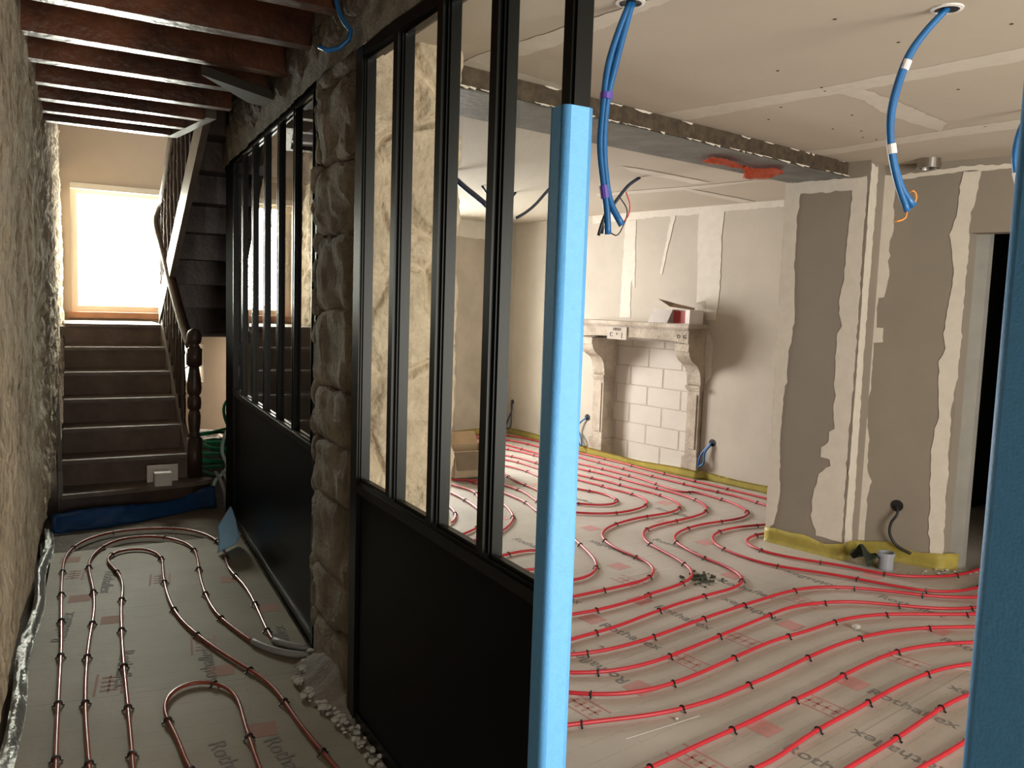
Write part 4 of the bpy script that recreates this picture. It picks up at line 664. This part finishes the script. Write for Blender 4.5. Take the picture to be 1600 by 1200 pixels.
for s, zz, size, txt in ((.73, 1.385, .038, '108583'), (.655, 1.33, .06, 'C'), (.73, 1.33, .05, '*'), (.80, 1.33, .06, 'J')):
    bm = B(); bm.from_mesh(text_mesh(txt, size, None, None, wallmat(FF(s, .288, zz), ru))); obj('carved_lettering', bm, cdk, fp)
for s, zz, txt in ((1.50, 1.35, 'D'), (1.57, 1.35, 'G')): bm = B(); bm.from_mesh(text_mesh(txt, .05, None, None, wallmat(FF(s, .277, zz), ru))); obj('carved_lettering', bm, cdk, fp)
prof = [(.02, .86), (.05, .90), (.058, .96), (.075, 1.02), (.12, 1.08), (.19, 1.12), (.235, 1.17), (.25, 1.22), (.255, 1.285)]
for s0, s1 in ((.19, .36), (1.45, 1.61)):
    bm = B(); fbox(bm, FF, s0+.01, s1-.01, -.12, .045, .2, .86); fbox(bm, FF, s0+.035, s1-.035, .045, .055, .28, .80); lg = obj('leg', bm, mant, fp)
    bm = B(); fbox(bm, FF, s0-.01, s1+.01, -.12, .065, 0, .2); obj('plinth', bm, mant, fp)
    bm = B(); fbox(bm, FF, s0-.005, s1+.005, -.12, .068, .86, .885); fbox(bm, FF, s0, s1, -.12, .058, .84, .86); obj('capital', bm, mant, fp)
    bm = B(); n = 24
    pp = spline([(a, b, 0) for a, b in prof], .02); prev = None; bk_ = []
    for q in pp:
        row = [bm.verts.new(FF(s, o_, q.y)) for s, o_ in ((s0, -.12), (s0, q.x), (s1, q.x), (s1, -.12))]
        if prev:
            for j in range(4): bm.faces.new((prev[j], prev[(j+1) % 4], row[(j+1) % 4], row[j]))
        else: bm.faces.new(row[::-1])
        prev = row
    bm.faces.new(prev); fbox(bm, FF, s0-.004, s1+.004, .1, .262, 1.215, 1.284)
    obj('corbel', bm, mant, fp)
# infill blocks
bm = B(); fbox(bm, FF, .17, 1.61, -.2, -.125, 0, 1.3); fi = obj('hearth_infill', bm, mortar, fp)
bm = B(); z_ = 0.0; r_ = 0
while z_ < 1.26:
    h = .2; s = .17 - (.22 if r_ % 2 else .02)
    while s < 1.61:
        a, b = max(.18, s+.008), min(1.60, s+.42)
        if b-a > .06: fbox(bm, FF, a, b, -.128, -.123+.003*noise.noise(Vector((s*5, z_*7, 0))), z_+.008, min(1.29, z_+h-.006))
        s += .435
    z_ += h; r_ += 1
obj('infill_blocks', bm, block, fp)
# carton on mantel
bm = B(); FM = lambda s, o_, z_: FF(s, o_, z_)
cx_ = empty('open_carton', FF(1.45, .17, 1.468)); bpy.context.view_layer.update(); tag(cx_, 'open white and red carton on top of the stone mantel', 'carton')
bm = B(); fbox(bm, FF, 1.30, 1.60, .05, .25, 1.469, 1.474); fbox(bm, FF, 1.30, 1.60, .05, .055, 1.474, 1.60); fbox(bm, FF, 1.30, 1.305, .05, .25, 1.474, 1.60); fbox(bm, FF, 1.55, 1.60, .05, .255, 1.474, 1.60); obj('body', bm, cartonw, cx_)
bm = B(); fbox(bm, FF, 1.40, 1.55, .12, .24, 1.474, 1.59); obj('red_lining', bm, cartonr, cx_)
bm = B()
v = [bm.verts.new(FF(*q)) for q in ((1.14, .30, 1.472), (1.38, .31, 1.473), (1.42, .28, 1.60), (1.17, .26, 1.61))]; bm.faces.new(v); bmesh.ops.solidify(bm, geom=bm.faces[:], thickness=.004); obj('flap', bm, cartonw, cx_)
bm = B(); v = [bm.verts.new(FF(*q)) for q in ((1.25, .30, 1.70), (1.42, .32, 1.625), (1.62, .22, 1.60), (1.50, .05, 1.62), (1.3, .1, 1.66))]; bm.faces.new(v); bmesh.ops.solidify(bm, geom=bm.faces[:], thickness=.004); obj('lid', bm, cardi, cx_)

# yellow edge strips
def strip(pts, h, name, label, jit=.012):
    bm = B(); sp = []
    for a, b in zip(pts, pts[1:]):
        n = max(1, int((Vector(b)-Vector(a)).length/.04)); sp += [Vector(a).lerp(Vector(b), k/n) for k in range(n)]
    sp.append(Vector(pts[-1])); n = len(sp)
    grid_wall(bm, lambda a, b: (sp[round(a*(n-1))].x+.004*noise.noise(Vector((a*40, b, 0))), sp[round(a*(n-1))].y+.004*noise.noise(Vector((a*30, b, 5))), h*b*(1+.25*noise.noise(Vector((a*9, 1, 2))))), n-1, 3)
    bmesh.ops.solidify(bm, geom=bm.faces[:], thickness=.005)
    return tag(obj(name, bm, yellow, smooth=True), label, 'edge strip')
def offp(p, n, d): return (p[0]+n.x*d, p[1]+n.y*d)
strip([offp((3.9, 8.735), fnn, .012), offp(corner, fnn, .015), (5.192-.02, 7.448), tuple(FF(.15, .014, 0)[:2]), tuple(FF(.18, .078, 0)[:2]), tuple(FF(1.64, .078, 0)[:2]), tuple(FF(1.68, .014, 0)[:2]), tuple(FF(3.1, .014, 0)[:2])], .075, 'yellow_edge_strip', 'yellow foam edge strip along the foot of the fireplace wall')
strip([(4.60, 4.075), offp(J0, jn, .012), offp(J1, jn, .012), (4.62, 3.495), offp(N0, nn, .012), offp(N1, nn, .014), (5.1, 3.04)], .105, 'yellow_edge_strip', 'yellow foam edge strip round the foot of the jutting plasterboard wall')

# ---------------------------------------------------------------- heating pipes
clip_bm = B()
arc = [(math.cos(a)*.0125, 0, .012+math.sin(a)*.0125) for a in [math.pi*k/10 for k in range(11)]]
tube(clip_bm, [(.022, 0, .003)]+[(.0135, 0, .006)]+arc+[(-.0135, 0, .006)]+[(-.022, 0, .003)], .0038, 6)
clip_me = bpy.data.meshes.new('clip'); clip_bm.to_mesh(clip_me); clip_bm.free(); clip_me.materials.append(clipm)
PL = {
'L1': 'red heating pipe hugging the fireplace wall, outermost of the parallel runs', 'L2': 'second red heating pipe out from the fireplace wall',
'L3': 'red heating pipe in a double S, bending just left of the jutting wall', 'L4': 'red heating pipe in an S, crossing the floor beside the dark debris',
'L5': 'red heating pipe in an S, next loop inward from the debris', 'L6': 'red heating pipe in a long hairpin passing behind the blue post',
'L7': 'shortest red hairpin of heating pipe, at the middle of the far floor', 'SA': 'red pipe loop seen through the two right-hand panes, near the box',
'SB': 'red heating pipe loop turning just right of the blue foam post', 'T1': 'smallest red pipe loop, low in the second pane from the blue post', 'T2': 'red pipe loop bending behind the mullion nearest the blue post',
'T5': 'red pipe loop behind the blue post, seen low in the last pane', 'M1': 'red heating pipe looping left of the yellow strip, outer of two', 'M2': 'red heating pipe running closest to the grey pipe stub',
'M3': 'red heating pipe just in front of the two that pass the doorway wall', 'M4': 'red heating pipe, fourth run out from the doorway wall', 'M5': 'red heating pipe, fifth run out from the doorway wall', 'M6': 'red heating pipe, sixth run out, ending low on the blue post',
'M7': 'red heating pipe leaving the bottom of the picture nearest the blue post', 'M8': 'red heating pipe second along the bottom edge from the blue post', 'M9': 'red heating pipe third along the bottom edge, crossing the lettering', 'M10': 'red heating pipe fourth along the bottom edge near the right post', 'M11': 'short red heating pipe in the bottom right corner',
'C1': 'copper-red pipe next to the left stone wall in the corridor', 'C2': 'copper-red corridor pipe second from the stone wall', 'C3': 'copper-red corridor pipe that swings right to the bottom edge', 'C4': 'copper-red hairpin pipe at the bottom of the corridor floor',
'C1s': 'grey pipe sleeve nearest the far partition entering the stone pier', 'C2s': 'longer grey pipe sleeve curving into the foot of the stone pier'}
random.seed(33)
for k, q in D['P'].items():
    cor = k.startswith('C'); slv = k.endswith('s')
    zc = .0135 if not slv else .016
    # consecutive duplicates removed, resample
    sp = spline([(a, b, zc) for a, b in q], .03)
    for it in range(14):
        sp = [sp[0]]+[a*.25+b*.5+c*.25 for a, b, c in zip(sp, sp[1:], sp[2:])]+[sp[-1]]
    for v in sp: v.z = zc
    bm = B(); tube(bm, sp, (.0082 if cor else .0088) if not slv else .0155, 10)
    o = obj('pipe_sleeve' if slv else 'heating_pipe', bm, greyp if slv else (copperp if cor else redp), None, True)
    tag(o, PL[k], 'pipe', 'corridor heating pipes' if cor else 'room heating pipes')
    if slv: continue
    acc = .12+random.random()*.12; nxt = acc; run = 0
    for a, b in zip(sp, sp[1:]):
        run += (b-a).length
        if run > nxt:
            nxt += .36+random.random()*.12; c = bpy.data.objects.new('clip', clip_me); sc.collection.objects.link(c); c.parent = o
            d = (b-a).normalized(); c.location = a; c.location.z = 0; c.rotation_euler = (0, 0, math.atan2(d.y, d.x)-math.pi/2+random.uniform(-.25, .25))

# ---------------------------------------------------------------- printing on the floor boards
def floortext(bmx, txt, p, ang, size):
    mm = Matrix.Translation((p[0], p[1], .0012)) @ Matrix.Rotation(R_(ang), 4, 'Z') @ Matrix.Diagonal((1.12, 1, 1, 1))
    bmx.from_mesh(text_mesh(txt, size, None, None, mm, ext=.0002))
bm = B()
for p, ang in (((2.50, 3.09), -78), ((2.91, 3.17), -83), ((2.15, 2.88), 97), ((3.325, 3.10), 97), ((3.10, 1.99), -82), ((2.74, 1.79), 99), ((2.42, 1.83), -80), ((3.45, 1.85), 97), ((3.93, 2.2), -85), ((3.55, 3.35), -80), ((3.75, 4.2), -80), ((3.3, 4.35), 98), ((2.85, 4.6), -82), ((4.05, 3.3), 98), ((4.2, 2.75), -84), ((4.35, 4.9), -80), ((3.9, 5.6), -80), ((2.5, 3.75), -80)):
    floortext(bm, 'Rothaflex', p, ang, .088)
tf = obj('printed_lettering', bm, printk, fl)
bm = B()
for p, ang in (((.30, 3.75), -98), ((.32, 4.95), -98), ((.55, 2.78), -84), ((.62, 3.63), 84), ((.98, 3.75), 84), ((.73, 2.72), -84), ((.09, 4.35), 82)): floortext(bm, 'Rothaflex', p, ang, .088)
obj('printed_lettering', bm, printk, fl2)
def sq(bmx, x, y, s, ang, z=.0009):
    c = Vector((x, y)); a = R_(ang); vs = []
    for dx, dy in ((-s, -s), (s, -s), (s, s), (-s, s)): vs.append((x+dx*math.cos(a)-dy*math.sin(a), y+dx*math.sin(a)+dy*math.cos(a)))
    prism(bmx, vs, .0003, z)
def logo(bmx, x, y, ang):
    """grille-like emblem: long bars crossed by short stems"""
    a = R_(ang)
    def bar2(x0, y0, x1, y1, w_):
        p = []
        for dx, dy in ((x0, y0-w_/2), (x1, y0-w_/2), (x1, y1+w_/2), (x0, y1+w_/2)): p.append((x+dx*math.cos(a)-dy*math.sin(a), y+dx*math.sin(a)+dy*math.cos(a)))
        prism(bmx, p, .0003, .001)
    bar2(-.10, -.05, .10, -.05, .01); bar2(-.10, .05, .10, .05, .01); bar2(-.08, .0, .08, .0, .008)
    for q in (-.06, -.02, .02, .06): bar2(q-.006, -.03, q+.006, .03, .004)
bm = B()
for x, y in ((2.86, 3.465), (2.459, 3.354), (2.416, 2.149), (3.072, 2.254), (3.347, 2.845), (2.192, 2.627), (3.47, 4.80), (3.12, 4.0), (3.657, 3.567), (3.996, 4.172), (4.0, 2.463), (4.47, 3.2), (3.0, 5.3), (4.5, 5.2), (2.65, 4.9), (3.9, 6.2)): sq(bm, x, y, .055, 9)
for x, y in ((2.56, 2.753), (2.975, 2.821), (1.885, 2.597), (3.498, 2.304), (2.774, 2.168), (2.019, 2.09), (3.0, 3.75), (3.7, 3.05), (4.1, 4.7)): logo(bm, x, y, -81)
obj('printed_marks', bm, printr, fl)
bm = B()
for p, q in (((1.881, 2.319), (2.257, 2.332)), ((2.95, 3.81), (3.40, 3.83)), ((3.5, 2.36), (3.55, 2.2)), ((3.62, 2.17), (3.72, 2.06))): bar(bm, (p[0], p[1], .0012), (q[0], q[1], .0012), .003, .001)
obj('scratch', bm, whitet, fl)
bm = B()
for x, y in ((.154, 5.447), (.174, 4.729), (.701, 2.98), (.929, 4.72), (1.016, 4.19), (.66, 3.55), (.30, 4.35)): sq(bm, x, y, .052, -8)
for x, y in ((.235, 3.62), (.28, 2.72), (.579, 4.878), (.64, 3.86), (.16, 5.15)): logo(bm, x, y, 82)
obj('printed_marks', bm, mat('faded_corridor_print', (.37, .19, .14), .8, .06, 30), fl2)

# ---------------------------------------------------------------- small things on the floor
b0 = empty('cardboard_box', (3.42, 6.73, 0)); bpy.context.view_layer.update(); tag(b0, 'open cardboard box on the floor, seen through the partition glass', 'box')
F = plane_frame((3.22, 6.56, 0), (1, -.04, 0), (.04, 1, 0)); W_, D_, H_ = .40, .36, .27
bm = B(); fbox(bm, F, 0, W_, 0, D_, .03, .036); fbox(bm, F, 0, W_, 0, .006, .03, H_); fbox(bm, F, 0, W_, D_-.006, D_, .03, H_); fbox(bm, F, 0, .006, 0, D_, .03, H_); fbox(bm, F, W_-.006, W_, 0, D_, .03, H_); obj('body', bm, card, b0)
for pts in (((0, 0, H_), (W_, 0, H_), (W_-.02, -.02, H_-.17), (.03, -.02, H_-.17)), ((0, D_, H_), (W_, D_, H_), (W_, D_+.09, H_+.11), (0, D_+.09, H_+.11)), ((0, 0, H_), (0, D_, H_), (-.11, D_-.02, H_-.08), (-.11, .02, H_-.08)), ((W_, 0, H_), (W_, D_, H_), (W_+.12, D_, H_-.1), (W_+.12, 0, H_-.1))):
    bm = B(); bm.faces.new([bm.verts.new(F(*q)) for q in pts]); bmesh.ops.solidify(bm, geom=bm.faces[:], thickness=.005); obj('flap', bm, card, b0)
bm = B(); fbox(bm, F, .25, .37, -.008, -.001, .06, .09); obj('paper_label', bm, whitet, b0)
sx_, sy_ = 4.665, 3.25
bm = B(); lathe(bm, [(.046, 0), (.046, .085), (.052, .087), (.052, .11), (.044, .11), (.042, .06), (.001, .055)], sx_, sy_, 24); tag(obj('pipe_stub', bm, pvc, smooth=False), 'grey plastic drain pipe stub standing by the yellow strip', 'pipe stub')
bm = B()
grid_wall(bm, lambda a, b: (4.50+.26*a, 3.42-.16*b+.0*a, .02+.06*abs(noise.noise(Vector((a*3.3, b*2.5, 7))))*(1.3-a)+.09*(1-a)*math.sin(b*3.1)+.01), 22, 14)
bmesh.ops.solidify(bm, geom=bm.faces[:], thickness=.006); tag(obj('dark_rag', bm, ragm, smooth=True), 'crumpled dark green cloth beside the grey pipe stub', 'cloth')
bm = B(); random.seed(6)
for i in range(60):
    a = random.random()*6.28; r = abs(random.gauss(0, .06)); s = random.uniform(.006, .022); rock(bm, (3.43+r*math.cos(a)*1.2, 3.585+r*math.sin(a), s*.4), (s*1.6, s, s*.7), i+500, 1, .4, 2.5, .003)
o = obj('soil_debris', bm, wet); tag(o, 'dark soil debris spilled between two red pipes', 'debris', kind='stuff')
for x, y, s, lab in ((2.30, 3.05, .014, 'tiny white plaster crumb on the red pipe nearest the blue post'), (2.15, 2.35, .012, 'tiny white plaster crumb beside the lower red pipe'), (3.62, 2.66, .03, 'white plaster crumb on a red pipe right of centre')):
    bm = B(); rock(bm, (x, y, s*.4+.001), (s*1.3, s, s*.8), 5, 3, .3, 3, .003); tag(obj('plaster_crumb', bm, rub), lab, 'crumb')
# white debris by doorway
bm = B(); random.seed(12)
for i in range(40):
    t = random.random(); c = Vector((4.75, 3.13, 0)).lerp(Vector((5.3, 2.95, 0)), t); s = random.uniform(.006, .022); rock(bm, (c.x+random.gauss(0, .05), c.y-.06*random.random(), s*.4), (s*1.5, s, s*.6), i+700, 1, .4, 2.5, .003)
o = obj('doorway_chips', bm, rub); tag(o, 'pale plaster chips scattered by the dark doorway', 'chips', kind='stuff')

# ---------------------------------------------------------------- cables
H = D['HC']
def downset(p, dz=0): return [(a, b, c+dz) for a, b, c in p]
def cable(keys, loc, label, name='hanging_cables', r=.0115, m=cableb):
    e = empty(name, loc); bpy.context.view_layer.update(); tag(e, label, 'cable'); return e
def ring(parent, loc, r0=.045, m=whitet):
    bm = B(); seg = 24
    prof = [(r0*.82, 0), (r0*1.06, 0), (r0*1.06, -.004), (r0*.82, -.006)]
    rings = [[bm.verts.new((loc[0]+r*math.cos(2*math.pi*k/seg), loc[1]+r*math.sin(2*math.pi*k/seg), CZ+z)) for k in range(seg)] for r, z in prof]
    for i in range(4):
        a, b = rings[i], rings[(i+1) % 4]
        for k in range(seg): bm.faces.new((a[k], a[(k+1) % seg], b[(k+1) % seg], b[k]))
    obj('hole_rim', bm, m, parent)
    bm = B(); bmesh.ops.create_cone(bm, cap_ends=True, segments=24, radius1=r0*.82, radius2=r0*.82, depth=.002, matrix=Matrix.Translation((loc[0], loc[1], CZ-.0015))); obj('hole', bm, wireb, parent)
e1 = cable(None, H['b1a'][0], 'paired blue conduits with bare wire ends hanging just right of the blue post')
for k in ('b1a', 'b1b'):
    bm = B(); tube(bm, spline(H[k], .02), .0115, 10); obj('conduit', bm, cableb, e1, True)
for k, m_ in (('b1w1', wirer), ('b1w2', wireb), ('b1w3', wireb)):
    bm = B(); tube(bm, spline(H[k], .01), .0022 if k != 'b1w3' else .006, 6); obj('wire', bm, m_, e1, True)
def band(parent, p, q, r, m, nm='tape_band'):
    bm = B(); tube(bm, [p, q], r, 12); return obj(nm, bm, m, parent)
def atp(key, t, dt):
    s = spline(H[key], .01); i = int(t*(len(s)-1)); j = min(len(s)-1, int((t+dt)*(len(s)-1))); return s[i], s[j]
p, q = atp('b1a', .40, .03); band(e1, p+Vector((.006, -.004, 0)), q+Vector((.006, -.004, 0)), .021, purple)
p, q = atp('b1a', .80, .05); band(e1, p, q, .016, purple); ring(e1, H['b1a'][0])
e2 = cable(None, H['b2a'][0], 'blue conduit with two white tape bands hanging before the doorway wall')
for k in ('b2a', 'b2b'):
    bm = B(); tube(bm, spline(H[k], .02), .011, 10); obj('conduit', bm, cableb, e2, True)
for k, m_ in (('b2w1', wireo), ('b2w2', wireo)):
    bm = B(); tube(bm, spline(H[k], .01), .003, 6); obj('wire', bm, m_, e2, True)
for t in (.31, .69): p, q = atp('b2a', t, .045); band(e2, p, q, .0145, whitet)
ring(e2, H['b2a'][0])
e3 = cable(None, H['b3'][0], 'blue conduit with a white band hanging at the right edge of the picture'); bm = B(); tube(bm, [Vector((H['b3'][0][0]+.03, H['b3'][0][1], CZ))]+spline(H['b3'], .02), .0125, 10); obj('conduit', bm, cableb, e3, True)
p, q = atp('b3', .70, .14); band(e3, p, q, .0155, whitet)
for k, lab, r, col in (('f1', 'dark blue conduit behind the paired blue conduits, from the far ceiling', .012, cabled), ('f2', 'thick dark conduit sagging from the far ceiling at the left pane edge', .022, cabled), ('f3', 'short dark conduit stub on the far ceiling beside the mullion', .010, cabled), ('f4', 'dark conduit hanging straight, right of the black mullion', .011, cabled), ('f5', 'dark conduit slanting down to bare wires, left of the blue post', .012, cabled)):
    pts = H[k]; pts = [(pts[0][0], pts[0][1], CZ)]+pts[1:] if k != 'f2' else pts
    bm = B(); tube(bm, spline(pts, .03), r, 8); tag(obj('ceiling_conduit', bm, col, smooth=True), lab, 'conduit')
mk_tube('flexible_conduit', [[0.9602, 3.023, 2.735], [0.9609, 3.0226, 2.6686], [0.9714, 3.0165, 2.6246], [0.9878, 3.0071, 2.5918], [1.0082, 2.9953, 2.5636], [1.0025, 2.9985, 2.5321], [0.9728, 3.0157, 2.5019], [0.9368, 3.0365, 2.4916], [0.9085, 3.0528, 2.5062]], .009, cableb, 'blue flexible conduit beside the stone pier at the top of the corridor', 'conduit')
M_ = D['misc']
def outlet(pts, c, lab, r=.009, m=cableb, hr=.035, n=None):
    e = empty('wall_outlet', c); bpy.context.view_layer.update(); tag(e, lab, 'outlet')
    bm = B(); bmesh.ops.create_cone(bm, cap_ends=True, segments=20, radius1=hr, radius2=hr, depth=.006); 
    q = Vector((n.x, n.y, 0)).to_track_quat('Z', 'Y').to_matrix().to_4x4(); q.translation = Vector(c)+Vector((n.x, n.y, 0))*.003; bm.transform(q); obj('socket_hole', bm, wireb, e)
    P_ = [Vector(p)+Vector((n.x, n.y, 0))*(.006+.05*math.sin(math.pi*min(1, (i+.3)/len(pts)))) for i, p in enumerate(pts)]
    bm = B(); tube(bm, spline(P_, .012), r, 8); obj('conduit', bm, m, e, True)
outlet(M_['socket'], M_['socket'][0], 'round hole in the grey plasterboard with a black cable hanging out', .009, wireb, .038, nn)
outlet(M_['out2'], M_['out2'][0], 'wall outlet with a blue cable loop, right of the fireplace', .009, cableb, .035, fn)
outlet(M_['out3'], M_['out3'][0], 'wall outlet with a blue cable loop, left of the fireplace', .009, cableb, .035, fn)
cn = Vector(((FA-corner).y, -(FA-corner).x)).normalized(); cn = -cn if cn.x > 0 else cn
outlet(M_['farloop'], M_['farloop'][0], 'small blue cable loop in the far corner, right of the last mullion', .009, cabled, .03, cn)
outlet(M_['wallwire'], M_['wallwire'][0], 'dark cables poking from the wall high in the far corner', .012, wireb, .03, cn)
dx_, dy_ = M_['duct'][:2]
bm = B(); lathe(bm, [(.068, 2.572), (.068, 2.525), (.072, 2.523), (.072, 2.515), (.064, 2.515), (.062, 2.56), (.001, 2.562)], dx_, dy_, 32); tag(obj('metal_duct', bm, steel, smooth=False), 'short round metal duct in the ceiling above the grey wall', 'duct')
